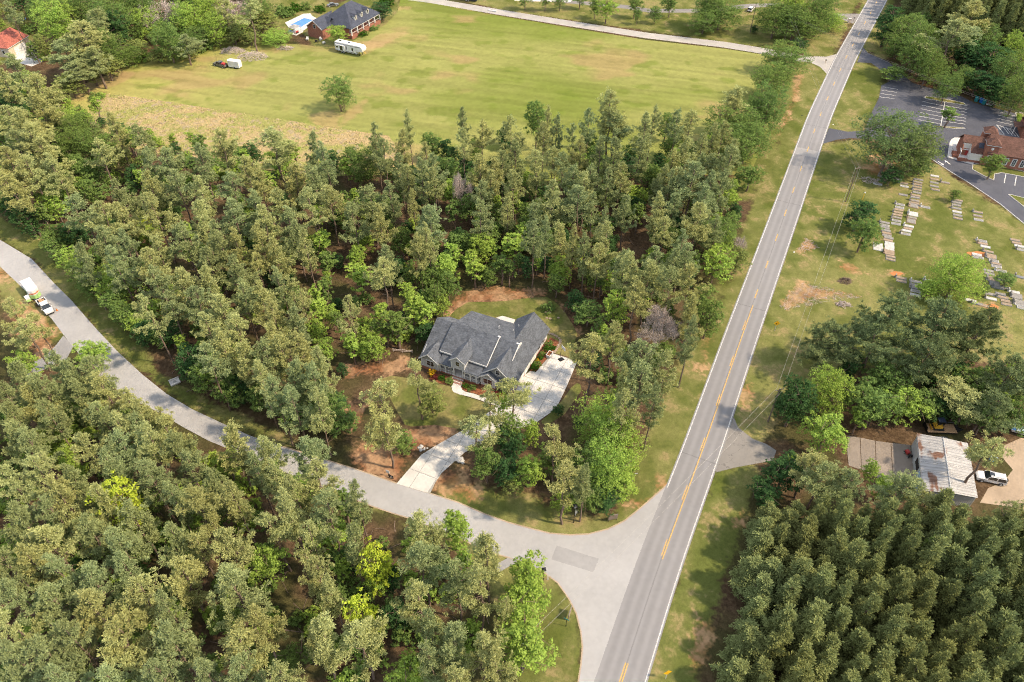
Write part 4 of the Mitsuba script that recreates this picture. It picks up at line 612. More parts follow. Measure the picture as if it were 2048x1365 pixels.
# the young plantation below the shed: rows about 3.3 m apart, parallel to the through road
pl = Polygon(pts([(1520, 1045), (1600, 1050), (1700, 1066), (1850, 1080), (1950, 1095), (2100, 1110), (2300, 1220), (2250, 1560), (1420, 1560), (1440, 1365), (1462, 1240), (1490, 1120)]))
rd = np.array([math.cos(math.radians(61)), math.sin(math.radians(61))]); rx = np.array([rd[1], -rd[0]]); org = pts([(1500, 1180)])[0]; cand = []
for i in range(-4, 26):
    for j in range(-30, 40):
        p = org + rx * (i * 3.35 + 2.0 + rng.normal(0, .35)) + rd * (j * 2.25 + (i % 2) * 1.1 + rng.normal(0, .45))
        if pl.contains(Point(p)): cand.append((p[0], p[1], i + 5, j + 31))
cand = [p for p in cand if p[1] > 34 and p[0] < 98]; cand.sort(key=lambda p: math.hypot(p[0] - 40, p[1]))
cand = [p for p in cand if rng.uniform() > .06]; rows_ = sorted({p[2] for p in cand}); cnt = {}; rest = cand[300:]; cand = sorted(cand[:300], key=lambda p: (p[2], p[3]))
def size_of(p): e_ = .70 if p[2] - rows_[0] < 2 else .86 if p[2] - rows_[0] < 3 else 1.0; return 12.2 * e_ * rng.uniform(.76, 1.18), 1.95 * rng.uniform(.72, 1.22)
for p in cand:
    cnt[p[2]] = cnt.get(p[2], 0) + 1; plant('young', p[:2], *size_of(p), f'young planted pine, {nth(rows_.index(p[2]) + 1)} row from the through road, {nth(cnt[p[2]])} from the front', 'young pines planted in rows')
if rest: struct('planted_pine_mass', 'stuff', 'farther young pines of the planted rows at the right edge')
for i_, p in enumerate(rest): s_ = size_of(p); scene[f'planted_pine_mass__{i_ + 1:03d}'] = {'type': 'instance', 'group': {'type': 'ref', 'id': kinds['young'][int(rng.integers(6))]}, 'to_world': T().translate([float(p[0]), float(p[1]), 0]).rotate([0, 0, 1], float(rng.uniform(0, 360))).scale([s_[1] / R0['young']] * 2 + [s_[0] / H0['young']])}
# the far plantation: too many to tell apart
fp = Polygon(pts([(1800, 40), (1860, 75), (1990, 100), (2100, 120), (2300, 140), (2300, -60), (1800, -60)])); i_ = 0
struct('far_pine_rows', 'stuff', 'mass of planted pines behind the church car park'); V_, F_ = [], []
for a in np.arange(0, 120, 4.3):
    for b in np.arange(0, 150, 3.6):
        p = np.array([105.0, 255.0]) + rx * a + rd * b + rng.normal(0, .4, 2)
        if fp.contains(Point(p)):
            i_ += 1; scene[f'far_pine_rows__{i_:03d}'] = {'type': 'instance', 'group': {'type': 'ref', 'id': kinds['young'][int(rng.integers(4))]}, 'to_world': T().translate([float(p[0]), float(p[1]), 0]).rotate([0, 0, 1], float(rng.uniform(0, 360))).scale([1.25, 1.25, float(rng.uniform(1.0, 1.3))])}
# undergrowth and young hardwoods between the surveyed crowns
woods = {'mid': Polygon(pts([(-30, 430), (60, 450), (160, 560), (260, 665), (340, 765), (480, 830), (600, 880), (690, 850), (700, 760), (850, 700), (900, 600), (960, 575), (1110, 590), (1150, 640), (1180, 720), (1200, 800), (1230, 860), (1280, 840), (1400, 600), (1440, 500), (1500, 360), (1000, 360), (780, 350), (500, 330), (280, 280), (120, 210), (-30, 200)])).buffer(0),
         'sw': Polygon(pts([(-60, 760), (120, 790), (230, 810), (400, 905), (640, 980), (760, 1040), (900, 1100), (980, 1180), (1000, 1300), (1010, 1400), (-120, 1400)])).buffer(0), 'nw': Polygon(pts([(-60, 130), (60, 120), (130, 180), (240, 125), (400, 95), (560, 70), (540, -30), (60, -40), (-60, -10)])).buffer(0),
         'ne': Polygon(pts([(1780, 70), (1840, 150), (1960, 195), (2080, 220), (2100, 100), (1800, 20)])).buffer(0), 'e': Polygon(pts([(1620, 850), (1700, 800), (1800, 770), (2080, 750), (2080, 830), (1900, 835), (1700, 870)])).buffer(0)}
A_ = np.array([t[:2] for t in trees])
nw_ = Polygon(pts([(860, 330), (1420, 330), (1480, 420), (1400, 600), (1330, 760), (1190, 700), (1160, 610), (1110, 560), (960, 545), (850, 560), (760, 480), (700, 350)])); got = 0
for _ in range(4000):
    p = rng.uniform(nw_.bounds[:2], nw_.bounds[2:])
    if got >= 95: break
    if not nw_.contains(Point(p)) or np.min(((A_ - p) ** 2).sum(1)) < 7.5: continue
    A_ = np.vstack([A_, p]); got += 1; k = ('pine', 'green', 'pine', 'dark')[got % 4]; plant(k, p, {'pine': 17.5, 'green': 9.5, 'dark': 7.5}[k] * rng.uniform(.85, 1.1), {'pine': 2.3, 'green': 2.7, 'dark': 2.3}[k] * rng.uniform(.85, 1.15))
for nm, n_, ks in (('mid', 420, ['slim', 'slim', 'dark', 'wildbush']), ('sw', 200, ['slim', 'wildbush', 'wildbush']), ('nw', 70, ['slim', 'wildbush', 'olive']), ('ne', 40, ['slim', 'wildbush', 'green']), ('e', 24, ['slim', 'wildbush'])):
    P_ = woods[nm]; x0, y0, x1, y1 = P_.bounds; got = 0
    for _ in range(n_ * 20):
        if got >= n_: break
        p = rng.uniform([x0, y0], [x1, y1])
        if not P_.contains(Point(p)) or np.min(((A_ - p) ** 2).sum(1)) < 2.2: continue
        A_ = np.vstack([A_, p]); k = ks[int(rng.integers(len(ks)))]; s = rng.uniform(.7, 1.3)
        plant(k, p, {'slim': 8.0, 'wildbush': 2.6, 'olive': 8, 'green': 9, 'dark': 5}[k] * s, {'slim': 1.6, 'wildbush': 1.9, 'olive': 2.4, 'green': 2.6, 'dark': 2.0}[k] * s); got += 1
# ---------------------------------------------------------------- buildings
def window(par, fr, x0, x1, z0, z1, y, face=-1, fm='m_trim', gm='m_glass', mull=1, fw=0.10):
    """a framed window in the plane y = const of a frame, proud of the wall; face -1 looks towards -y"""
    w = put(par + '__window', MB().box(x0, x1, min(y, y + face * .07), max(y, y + face * .07), z0, z1), fm, fr)
    g = MB(); n = mull + 1; dx = (x1 - x0 - fw * (n + 1)) / n
    for i in range(n): a = x0 + fw + i * (dx + fw); g.box(a, a + dx, min(y + face * .07, y + face * .09), max(y + face * .07, y + face * .09), z0 + fw, (z0 + z1) / 2 - .03); g.box(a, a + dx, min(y + face * .07, y + face * .09), max(y + face * .07, y + face * .09), (z0 + z1) / 2 + .03, z1 - fw)
    put(w + '__pane', g, gm, fr); return w
def gable_wall(mb, x0, x1, z0, xp, zp, y0, y1): return mb.plate([[x0, y0, z0], [x1, y0, z0], [xp, y0, zp]], [0, y1 - y0, 0])
def gable_roof(par, fr, x0, x1, y0, y1, ze, xp, zp, m, t=0.16, y1b=None, trim=True):
    put(par + '__roof', MB().slab([[x0, y0, ze], [xp, y0, zp], [xp, y1, zp], [x0, y1 if y1b is None else y1b, ze]], t), m, fr); put(par + '__roof', MB().slab([[x1, y0, ze], [xp, y0, zp], [xp, y1, zp], [x1, y1 if y1b is None else y1b, ze]], t), m, fr)
    if trim: put(par + '__gable_trim', MB().plate([[x0, y0 - .03, ze + .02], [xp, y0 - .03, zp + .02], [xp, y0 - .03, zp - .24], [x0, y0 - .03, ze - .24]], [0, -.05, 0]).plate([[x1, y0 - .03, ze + .02], [xp, y0 - .03, zp + .02], [xp, y0 - .03, zp - .24], [x1, y0 - .03, ze - .24]], [0, -.05, 0]), 'm_trim', fr)
h = thing('grey_house', 'large grey-sided house with dark grey shingle roofs and white trim in the clearing', 'house'); f = HF; g = 'm_shingle_grey'
put(h + '__foundation', MB().box(-17, -12.9, -.55, 12, 0, .6).box(-12.9, -3.75, -.2, 15.8, 0, .6).box(-3.7, 3.5, .75, 18.3, 0, .35).box(-3.45, -.2, 0, .75, 0, .45), 'm_brick', f)
put(h + '__wall', MB().box(-16.95, -12.95, -.5, 11.9, .6, 3.0).box(-12.95, -3.7, 2.2, 15.7, .6, 3.1).box(-13.3, -3.0, 2.0, 7.0, 3.1, 4.3).box(-3.65, 3.45, .8, 18.25, .35, 3.0).box(-3.4, -.25, .05, .8, .45, 2.9), 'm_siding', f)
up = MB().box(-10.0, -6.95, -.2, 4.5, 2.75, 5.1).box(-9.98, -9.55, -.18, .2, .6, 2.75).box(-7.4, -6.97, -.18, .2, .6, 2.75)
put(h + '__entry_tower', up, 'm_siding', f); put(h + '__corner_trim', MB().box(-10.04, -9.86, -.24, -.19, .6, 5.0).box(-7.09, -6.9, -.24, -.19, .6, 5.0).box(-9.55, -9.40, -.2, -.05, .6, 2.75).box(-7.55, -7.40, -.2, -.05, .6, 2.75).box(-17.0, -16.84, -.55, -.49, .6, 2.9).box(-13.06, -12.9, -.55, -.49, .6, 2.9).box(3.36, 3.5, .74, .80, .35, 2.9).box(-3.45, -3.3, 0, .06, .45, 2.8).box(-.36, -.2, 0, .06, .45, 2.8), 'm_trim', f)
gw = MB(); gable_wall(gw, -16.95, -12.95, 3.0, -15.05, 4.75, -.5, -.3); gable_wall(gw, -3.65, 3.45, 3.0, .1, 6.3, .8, 1.0); gable_wall(gw, -3.4, -.1, 2.95, -1.65, 4.25, .05, .25); gable_wall(gw, -3.6, 3.4, 3.0, .1, 6.3, 18.0, 18.2)
put(h + '__gable', gw, 'm_gable', f); put(h + '__entry_gable', gable_wall(MB(), -10, -6.95, 5.1, -8.47, 6.3, -.2, 0), 'm_siding', f); put(h + '__side_gable', MB().plate([[1.25, 3.2, 4.2], [1.25, 11.5, 4.2], [1.25, 7.8, 6.8]], [.1, 0, 0]).plate([[-17.2, 0.2, 2.9], [-17.2, 12.2, 2.9], [-17.2, 7.8, 6.8]], [.1, 0, 0]), 'm_siding', f)
ZL = lambda y: 7.0 - (7.8 - y) * .55
put(h + '__roof', MB().slab([[-17.45, -.45, ZL(-.45)], [-13.25, -.45, ZL(-.45)], [-13.25, 7.8, 7], [-17.45, 7.8, 7]], .2), g, f)
put(h + '__roof', MB().slab([[-3.2, 2.0, ZL(2.0)], [1.5, 2.0, ZL(2.0)], [1.5, 7.8, 7], [-3.2, 7.8, 7]], .2), g, f)
put(h + '__roof', MB().slab([[-17.45, 7.8, 7], [-13.0, 7.8, 7], [-13.0, 12.7, 3.25], [-17.45, 12.7, 3.25]], .2), g, f)
put(h + '__roof', MB().slab([[-13.35, 7.8, 7.02], [1.5, 7.8, 7.02], [1.5, 8.9, 6.55], [-3.6, 16.6, 3.3], [-13.9, 16.4, 3.3]], .2), g, f)
put(h + '__raised_roof', MB().slab([[-13.6, 1.6, 4.4], [-2.85, 1.6, 4.4], [-2.85, 7.75, 7.28], [-13.6, 7.75, 7.28]], .22), g, f)
put(h + '__raised_fascia', MB().box(-13.6, -10.1, 1.5, 1.58, 4.08, 4.42).box(-6.85, -2.8, 1.5, 1.58, 4.08, 4.42).plate([[-2.84, 1.5, 4.40], [-2.84, 7.75, 7.32], [-2.84, 7.75, 7.05], [-2.84, 1.5, 4.13]], [.07, 0, 0]).box(-3.2, -2.7, 7.6, 7.95, 7.0, 7.34), 'm_trim', f)
put(h + '__rake_trim', MB().plate([[1.51, 2.9, ZL(2.9) + .03], [1.51, 7.8, 7.03], [1.51, 7.8, 6.75], [1.51, 2.9, ZL(2.9) - .25]], [.08, 0, 0]).plate([[1.51, 7.8, 7.03], [1.51, 8.9, 6.58], [1.51, 8.9, 6.3], [1.51, 7.8, 6.75]], [.08, 0, 0]).box(1.0, 1.62, 7.65, 7.95, 6.9, 7.08), 'm_trim', f)
gable_roof(h, f, -17.35, -12.6, -.95, 4.3, 3.0, -15.05, 4.9, g, y1b=.6); gable_roof(h, f, -10.3, -6.6, -.5, 6.0, 5.05, -8.47, 6.45, g, y1b=3.6); gable_roof(h, f, -3.75, .35, -.4, 1.2, 2.95, -1.65, 4.45, g); gable_roof(h, f, -3.9, 4.0, .35, 18.6, 3.0, .1, 6.5, g)
put(h + '__porch_roof', MB().slab([[-12.9, -.55, 3.05], [-10.02, -.55, 3.05], [-10.02, 2.0, 3.98], [-12.9, 2.0, 3.98]], .16).slab([[-6.93, -.55, 3.05], [-3.5, -.55, 3.05], [-3.5, 2.0, 3.98], [-6.93, 2.0, 3.98]], .16), g, f)
put(h + '__pent_roof', MB().slab([[.2, .05, 2.95], [3.95, .05, 2.95], [3.95, .85, 3.5], [.2, .85, 3.5]], .12), g, f)
put(h + '__porch_beam', MB().box(-12.9, -10.02, -.5, -.36, 2.62, 2.88).box(-6.93, -3.5, -.5, -.36, 2.62, 2.88), 'm_trim', f); put(h + '__porch_floor', MB().box(-12.9, -3.7, -.3, 2.2, .6, .66), 'm_concrete', f)
for x in (-12.6, -11.3, -5.6, -4.2): put(h + '__porch_post', MB().box(x - .11, x + .11, -.5, -.28, .66, 2.62), 'm_trim', f)
for a in (-12.4, -6.7):
    rl = MB().box(a, a + 2.3, -.36, -.31, 1.52, 1.58).box(a, a + 2.3, -.36, -.31, .76, .80)
    for q in np.arange(a, a + 2.35, .15): rl.box(q - .015, q + .015, -.35, -.32, .8, 1.52)
    put(h + '__porch_railing', rl, 'm_trim', f)
for i in range(5): put(h + '__step', MB().box(-9.7, -7.2, -.5 - i * .32, -.2 - i * .32, 0, .56 - i * .115), 'm_mortar' if i % 2 else 'm_brick_step', f)
put(h + '__step_rail', MB().tube([[-9.75, -.3, 1.4], [-9.75, -1.9, .95]], .025).tube([[-9.75, -1.9, 0], [-9.75, -1.9, .95]], .025).tube([[-7.15, -.3, 1.4], [-7.15, -1.9, .95]], .025).tube([[-7.15, -1.9, 0], [-7.15, -1.9, .95]], .025), 'm_black', f)
d_ = put(h + '__front_door', MB().box(-9.0, -7.95, 2.1, 2.18, .66, 2.75), 'm_black', f); put(d_ + '__door_trim', MB().box(-9.15, -9.0, 2.08, 2.18, .66, 2.85).box(-7.95, -7.8, 2.08, 2.18, .66, 2.85), 'm_trim', f)
for a in ((-15.7, -13.9, 1.3, 2.75, -.5), (-11.9, -10.8, 1.2, 2.6, 2.2), (-6.2, -5.0, 1.2, 2.6, 2.2), (-2.9, -.8, 1.15, 2.6, .05), (.95, 2.7, 1.1, 2.5, .8)): window(h, f, *a)
window(h, f, -8.95, -8.0, 3.65, 5.0, -.2, mull=0); window(h, f, -.4, .62, 3.95, 5.25, .8, mull=0)
put(h + '__wall_lamp', MB().box(-9.9, -9.75, -.38, -.2, 2.0, 2.45).box(-7.2, -7.05, -.38, -.2, 2.0, 2.45), 'm_black', f)
fs = f.sub(3.45, 0, 0, 90)      # the long right wall: x runs back along it, -y faces the drive
for a in (3.2, 6.4, 9.6):
    d_ = put(h + '__garage_door', MB().box(a, a + 2.6, -.06, 0, .05, 2.45), 'm_trim', fs); pn = MB()
    for i in range(4):
        for j in range(4): pn.box(a + .1 + .62 * i, a + .62 * i + .64, -.08, -.06, .16 + .57 * j, .62 + .57 * j)
    put(d_ + '__panel', pn, 'm_offwhite', fs)
    put(h + '__wall_lamp', MB().box(a - .35, a - .18, -.2, 0, 1.95, 2.35), 'm_black', fs)
for a in (13.2, 15.6): window(h, fs, a, a + 1.1, 1.0, 2.5, 0)
put(h + '__garage_trim', MB().box(.8, 18.2, -.03, 0, 2.62, 2.95), 'm_trim', fs)
for x, y, z in ((-5.2, 12.6, 5.15), (-5.0, 11.8, 5.5), (-1.6, 14.5, 5.1), (-2.2, 13.2, 4.6)): put(h + '__roof_vent', MB().tube([[x, y, z - .4], [x, y, z + .35]], .09, 8), 'm_galv', f)
for xx, yy, cc in ((-12.2, .8, 0), (-11.0, .9, 1), (-5.3, .9, 2), (-4.5, .7, 3)):
    r_ = thing('rocking_chair', f"white rocking chair on the grey house porch, {['leftmost of four', 'second from the left', 'first right of the entry', 'rightmost of four'][cc]}", 'chair', 'porch rocking chairs'); fr = f.sub(xx, yy, .66, rng.uniform(-15, 15))
    put(r_ + '__seat', MB().box(-.3, .3, -.28, .25, .40, .45), 'm_white', fr); b_ = MB()
    for q in np.linspace(-.25, .25, 6): b_.box(q - .03, q + .03, .25, .29, .45, 1.15)
    put(r_ + '__backrest', b_.box(-.3, .3, .24, .30, 1.12, 1.2), 'm_white', fr); put(r_ + '__frame', MB().box(-.32, -.26, -.4, .5, .03, .08).box(.26, .32, -.4, .5, .03, .08).box(-.32, -.27, -.25, -.2, .08, .68).box(.27, .32, -.25, -.2, .08, .68).box(-.34, -.25, -.3, .3, .66, .70).box(.25, .34, -.3, .3, .66, .70), 'm_white', fr)
for q in ([(190, 850), (215, 800), (300, 800), (440, 835), (440, 880), (418, 915), (300, 893)], [(515, 915), (560, 870), (720, 920), (870, 985), (980, 1000), (985, 1040), (880, 1060), (720, 1020), (640, 992), (560, 975), (525, 950)], [(1205, 780), (1240, 740), (1285, 660), (1390, 470), (1420, 430), (1500, 470), (1520, 500), (1440, 590), (1330, 705), (1285, 770)]):
    k_ = num('mulch_bed'); struct(k_); _taken.discard(k_); put(k_, MB().sheet(Polygon([z3(*a) for a in q]).buffer(0), 0.012), 'm_mulch')
st_ = [(1412, 395), (1440, 400), (1462, 412), (1485, 425), (1505, 440), (1518, 458), (1520, 476), (1514, 494), (1505, 512), (1495, 528), (1485, 548), (1475, 566), (1462, 582), (1375, 180), (1410, 182), (1385, 236), (1420, 244), (1500, 235)]
for i, (x, y) in enumerate(st_):
    r_ = thing('stone', f'pale flat stone in the curved edging by the grey house garage, {nth(i + 1)} from the back' if i < 13 else f'flat pale stone lying in the back lawn, {nth(i - 12)} from the left', 'stone', 'edging stones by the grey house'); p = z3(x, y); a = np.arange(7) * .9
    s_1 = MB().prism(np.c_[np.cos(a) * rng.uniform(.25, .42, 7), np.sin(a) * rng.uniform(.25, .42, 7)], -.05, .13); put(r_, s_1, 'm_stone_tan', Fr(p, rng.uniform(0, 360))); 
k_ = thing('basketball_hoop', 'portable basketball hoop with a black base at the pad corner', 'basketball hoop'); fr = Fr(z3(1530, 655), -60)
put(k_ + '__base', MB().hull8((-.5, .5, -.7, .6), 0, (-.35, .35, -.45, .4), .28), 'm_black', fr); put(k_ + '__pole', MB().tube([[0, -.4, .2], [0, -.2, 2.9]], .05), 'm_black', fr); put(k_ + '__backboard', MB().box(-.68, .68, .35, .39, 2.8, 3.65), 'm_white', fr); put(k_ + '__backboard_mark', MB().box(-.3, .3, .39, .395, 2.95, 3.0).box(-.3, .3, .39, .395, 3.35, 3.4).box(-.3, -.25, .39, .395, 2.95, 3.4).box(.25, .3, .39, .395, 2.95, 3.4), 'm_black', fr)
put(k_ + '__rim', MB().tube([[.23 * math.cos(a), .64 + .23 * math.sin(a), 3.0] for a in np.linspace(0, 6.28, 13)], .015, 4, False), 'm_orange', fr); put(k_ + '__brace', MB().tube([[0, -.2, 2.9], [0, .35, 3.2]], .03), 'm_black', fr)
k_ = thing('raised_planter', 'dark raised planter box with a pale rim at the garage pad corner', 'planter'); fr = Fr(z3(1410, 620), 62); put(k_ + '__box', MB().box(-.75, .75, -.45, .45, 0, .75), 'm_siding', fr); put(k_ + '__rim', MB().box(-.8, .8, -.5, -.4, .75, .82).box(-.8, .8, .4, .5, .75, .82).box(-.8, -.7, -.4, .4, .75, .82).box(.7, .8, -.4, .4, .75, .82), 'm_trim', fr); put(k_ + '__soil', MB().box(-.7, .7, -.4, .4, .75, .78), 'm_mulch', fr)
k_ = thing('propane_tank', 'pale blue gas cylinder half hidden in trees right of the grey house', 'tank'); fr = Fr(z3(1953, 420), 70); put(k_ + '__tank', MB().tube([[-.9, 0, .7], [-.75, 0, .7], [.75, 0, .7], [.9, 0, .7]], [.3, .5, .5, .3], 12), 'm_lightblue', fr, 40); put(k_ + '__leg', MB().box(-.6, -.5, -.3, .3, 0, .35).box(.5, .6, -.3, .3, 0, .35), 'm_galv', fr)
k_ = thing('log_fence', 'low weathered rail of logs in the dirt bank left of the grey house', 'fence'); a, b = at(683 + 310 / 3, 455 + 745 / 3), at(683 + 425 / 3, 455 + 755 / 3); fr = two(a, b); L_ = np.linalg.norm(b - a)
put(k_ + '__rail', MB().tube([[0, 0, .75], [L_, 0, .7]], .06), 'm_deadwood', fr); put(k_ + '__rail', MB().tube([[0, 0, .35], [L_, 0, .35]], .06), 'm_deadwood', fr)
for q in (0, .5, 1): put(k_ + '__post', MB().tube([[q * L_, 0, 0], [q * L_, 0, .95]], .07), 'm_deadwood', fr)
# the brick church
zc = lambda x, y, z=0: at(1880 + x * .12454, 230 + y * .12454, z)
c = thing('brick_church', 'red brick church with brown shingle roofs and two square towers', 'church'); f = Fr((135.1, 190.0), -18.9); g = 'm_shingle_brown'
put(c + '__wall', MB().box(.2, 34, .15, 9.1, 0, 3.9).box(-6.0, .2, 2.7, 8.6, 0, 3.0).box(-3.9, .2, .55, 2.7, 0, .84), 'm_brick', f)
for y0, y1 in ((.05, 3.1), (7.4, 10.4)):
    t_ = put(c + '__tower', MB().box(-.6, 2.65, y0, y1, 0, 6.4), 'm_brick', f); xm, ym = 1.02, (y0 + y1) / 2; A = (-.9, 2.95, y0 - .3, y1 + .3)
    put(t_ + '__cap_roof', MB().slab([[A[0], A[2], 6.4], [A[1], A[2], 6.4], [xm, ym, 8.0]], .1).slab([[A[1], A[2], 6.4], [A[1], A[3], 6.4], [xm, ym, 8.0]], .1).slab([[A[1], A[3], 6.4], [A[0], A[3], 6.4], [xm, ym, 8.0]], .1).slab([[A[0], A[3], 6.4], [A[0], A[2], 6.4], [xm, ym, 8.0]], .1), g, f)
    put(t_ + '__eave_trim', MB().box(A[0], A[1], A[2], A[3], 6.14, 6.3), 'm_trim', f)
    put(t_ + '__round_vent', MB().tube([[xm, y0 - .01, 5.2], [xm, y0 - .07, 5.2]], .38, 16), 'm_trim', f)
put(c + '__roof', MB().slab([[.1, -.45, 3.95], [34, -.45, 3.95], [34, 4.6, 7.5], [.1, 4.6, 7.5]], .2), g, f); put(c + '__roof', MB().slab([[.1, 9.65, 3.95], [34, 9.65, 3.95], [34, 4.6, 7.5], [.1, 4.6, 7.5]], .2), g, f)
put(c + '__front_gable', MB().plate([[.15, .2, 3.9], [.15, 9, 3.9], [.15, 4.6, 7.2]], [.2, 0, 0]).plate([[-6.0, 1.2, 3.0], [-6.0, 8.4, 3.0], [-6.0, 4.8, 5.9]], [.2, 0, 0]), 'm_brick', f)
put(c + '__porch_roof', MB().slab([[-6.4, 2.3, 4.05], [-6.4, 4.8, 6.15], [.3, 4.8, 6.15], [.3, .5, 3.0], [-3.9, .5, 3.0], [-3.9, 2.3, 4.05]][:0] + [[-3.9, .45, 2.95], [.3, .45, 2.95], [.3, 4.8, 6.15], [-3.9, 4.8, 6.15]], .16).slab([[-6.4, 2.75, 4.64], [-3.9, 2.75, 4.64], [-3.9, 4.8, 6.15], [-6.4, 4.8, 6.15]], .16), g, f); put(c + '__porch_roof', MB().slab([[-6.4, 9.2, 2.95], [.3, 9.2, 2.95], [.3, 4.8, 6.15], [-6.4, 4.8, 6.15]], .16), g, f)
put(c + '__porch_back_wall', MB().box(-6.0, -3.92, 2.72, 2.8, 3.0, 4.5).plate([[-3.9, .5, .85], [-3.9, 2.72, .85], [-3.9, 2.72, 4.45], [-3.9, .5, 2.9]], [.08, 0, 0]), 'm_offwhite', f)
put(c + '__roof_hatch', MB().slab([[-2.0, 1.9, 4.10], [-.7, 1.9, 4.10], [-.7, 3.2, 5.06], [-2.0, 3.2, 5.06]], .05), 'm_shingle_blue', f)
put(c + '__white_panel', MB().box(-3.8, -.35, .38, .52, .85, 2.85), 'm_offwhite', f); put(c + '__porch_trim', MB().box(-6.3, -3.85, 2.5, 2.68, 2.55, 2.75).box(-6.35, -6.17, .3, 2.68, 2.75, 2.95).box(-4.0, -3.84, .3, 2.6, 2.75, 2.95).box(-6.35, -6.2, .35, .5, .9, 2.75).box(-4.0, -3.85, .35, .5, .9, 2.75), 'm_trim', f)
put(c + '__porch_floor', MB().box(-6.3, -3.9, .4, 2.68, .75, .85), 'm_concrete', f); put(c + '__porch_brick_wall', MB().box(-6.3, -3.9, .2, .4, 0, 1.1).box(-6.3, -6.1, .4, 2.6, 0, 1.1).box(-7.6, -6.3, 1.8, 4.6, 0, .8), 'm_brick', f)
put(c + '__ramp_rail', MB().tube([[-7.7, 1.8, .5], [-7.7, 1.8, 1.6], [-7.7, 4.8, 1.6], [-7.7, 4.8, .5]], .03).tube([[-7.7, 3.3, .5], [-7.7, 3.3, 1.6]], .03).tube([[-7.7, 1.8, 1.05], [-7.7, 4.8, 1.05]], .025), 'm_black', f)
put(c + '__door', MB().box(-4.6, -4.0, 2.62, 2.66, .85, 2.6), 'm_red', f)
for i, x in enumerate((.55, 4.9, 7.1, 9.3, 11.5, 13.7, 15.9)):
    y = .05 if i == 0 else .15; w = put(c + '__window', MB().box(x, x + 1.25, y - .08, y, .95, 3.2), 'm_trim', f); put(w + '__stained_pane', MB().box(x + .22, x + 1.03, y - .10, y - .08, 1.15, 3.0), 'm_stained', f)
    put(w + '__cross', MB().box(x + .59, x + .66, y - .125, y - .10, 1.4, 2.85).box(x + .38, x + .87, y - .12, y - .101, 2.3, 2.37), 'm_trim', f)
k_ = thing('church_annex', 'brick annex with a brown porch roof at the right edge behind the church', 'building'); fr = Fr(zc(1290, 380), -18.9); put(k_ + '__wall', MB().box(0, 8, 0, 7, 0, 3.4), 'm_brick', fr); put(k_ + '__roof', MB().slab([[-.4, -.4, 3.4], [8, -.4, 3.4], [8, 3.5, 5.4], [-.4, 3.5, 5.4]], .16), g, fr); put(k_ + '__roof', MB().slab([[-.4, 7.4, 3.4], [8, 7.4, 3.4], [8, 3.5, 5.4], [-.4, 3.5, 5.4]], .16), g, fr); put(k_ + '__porch_roof', MB().slab([[-2.4, 1.5, 2.7], [-.05, 1.5, 3.1], [-.05, 5, 3.1], [-2.4, 5, 2.7]], .14), g, fr); put(k_ + '__porch_post', MB().box(-2.3, -2.15, 1.6, 1.75, 0, 2.6).box(-2.3, -2.15, 4.8, 4.95, 0, 2.6), 'm_trim', fr)
k_ = thing('clipped_hedge', 'bright clipped rectangular hedge at the right end of the car park', 'hedge'); hf = Fr(z1(1985, 665), -24); put(k_, spray(np.c_[rng.uniform(-.7, .7, 260), rng.uniform(-.3, 7.6, 260), rng.uniform(.2, 1.3, 260)], .3, 10, .13, rng), 'm_light', hf)
struct('church_apron'); put('church_apron', MB().prism([zc(x, y) for x, y in ((115, 685), (140, 520), (155, 440), (185, 395), (235, 370), (350, 375), (600, 400), (640, 700), (520, 800), (430, 775))], .004, .12), 'm_concrete')
# the metal shed
k_ = thing('metal_shed', 'old corrugated metal shed with rust patches on its low pitched roof', 'shed'); TL, TR, BL, BR = z4(945, 425, 3.4), z4(1440, 520, 3.0), z4(1005, 985, 3.4), z4(1540, 1058, 3.0); RT, RB = z4(1200, 468, 4.15), z4(1280, 1008, 4.15)
def quad(a, b, c, d, za, zb, n): return [np.r_[a * (1 - t) + b * t, za] for t in np.linspace(0, 1, n)], [np.r_[c * (1 - t) + d * t, zb] for t in np.linspace(0, 1, n)]
for e0, e1, ze, nm in ((TL, BL, 3.4, 0), (TR, BR, 3.0, 1)):
    for q in range(6):      # six long sheets on each slope, each with its ribs
        t0, t1 = q / 6, (q + 1) / 6 - .004; n = 25; A, B = quad(e0 * (1 - t0) + e1 * t0, e0 * (1 - t1) + e1 * t1, RT * (1 - t0) + RB * t0, RT * (1 - t1) + RB * t1, ze, 4.15, n); V = []; uv = []
        for i in range(n): z = .11 * (i % 8 in (3, 4)); V += [A[i] + [0, 0, z], B[i] + [0, 0, z]]; tt = t0 + (t1 - t0) * i / (n - 1); uv += [[5.0 + (4.5 if nm == 0 else -4.5) * (-1 if nm == 0 else -1) * 1.0 - (5 if nm == 0 else 5), 10 * (1 - tt)], [5.0 if nm == 0 else 5.0, 10 * (1 - tt)]]
        V = np.array(V); F = np.array([[2 * i, 2 * i + 2, 2 * i + 1] for i in range(n - 1)] + [[2 * i + 1, 2 * i + 2, 2 * i + 3] for i in range(n - 1)]); o = len(V)
        uv = np.array(uv); uv[:, 0] = np.where(np.arange(o) % 2 == 0, 0.0 if nm == 0 else 9.0, 4.5)
        kk = num(k_ + '__roof_sheet'); scene[kk] = mikit.ply((V, F), 'm_metalroof', uv=uv)
S_ = lambda p, q=.25: p + (np.mean([TL, TR, BL, BR], axis=0) - p) / np.linalg.norm(np.mean([TL, TR, BL, BR], axis=0) - p) * q
put(k_ + '__ridge_cap', MB().tube([np.r_[RT, 4.22], np.r_[RB, 4.22]], .09, 6), 'm_galv')
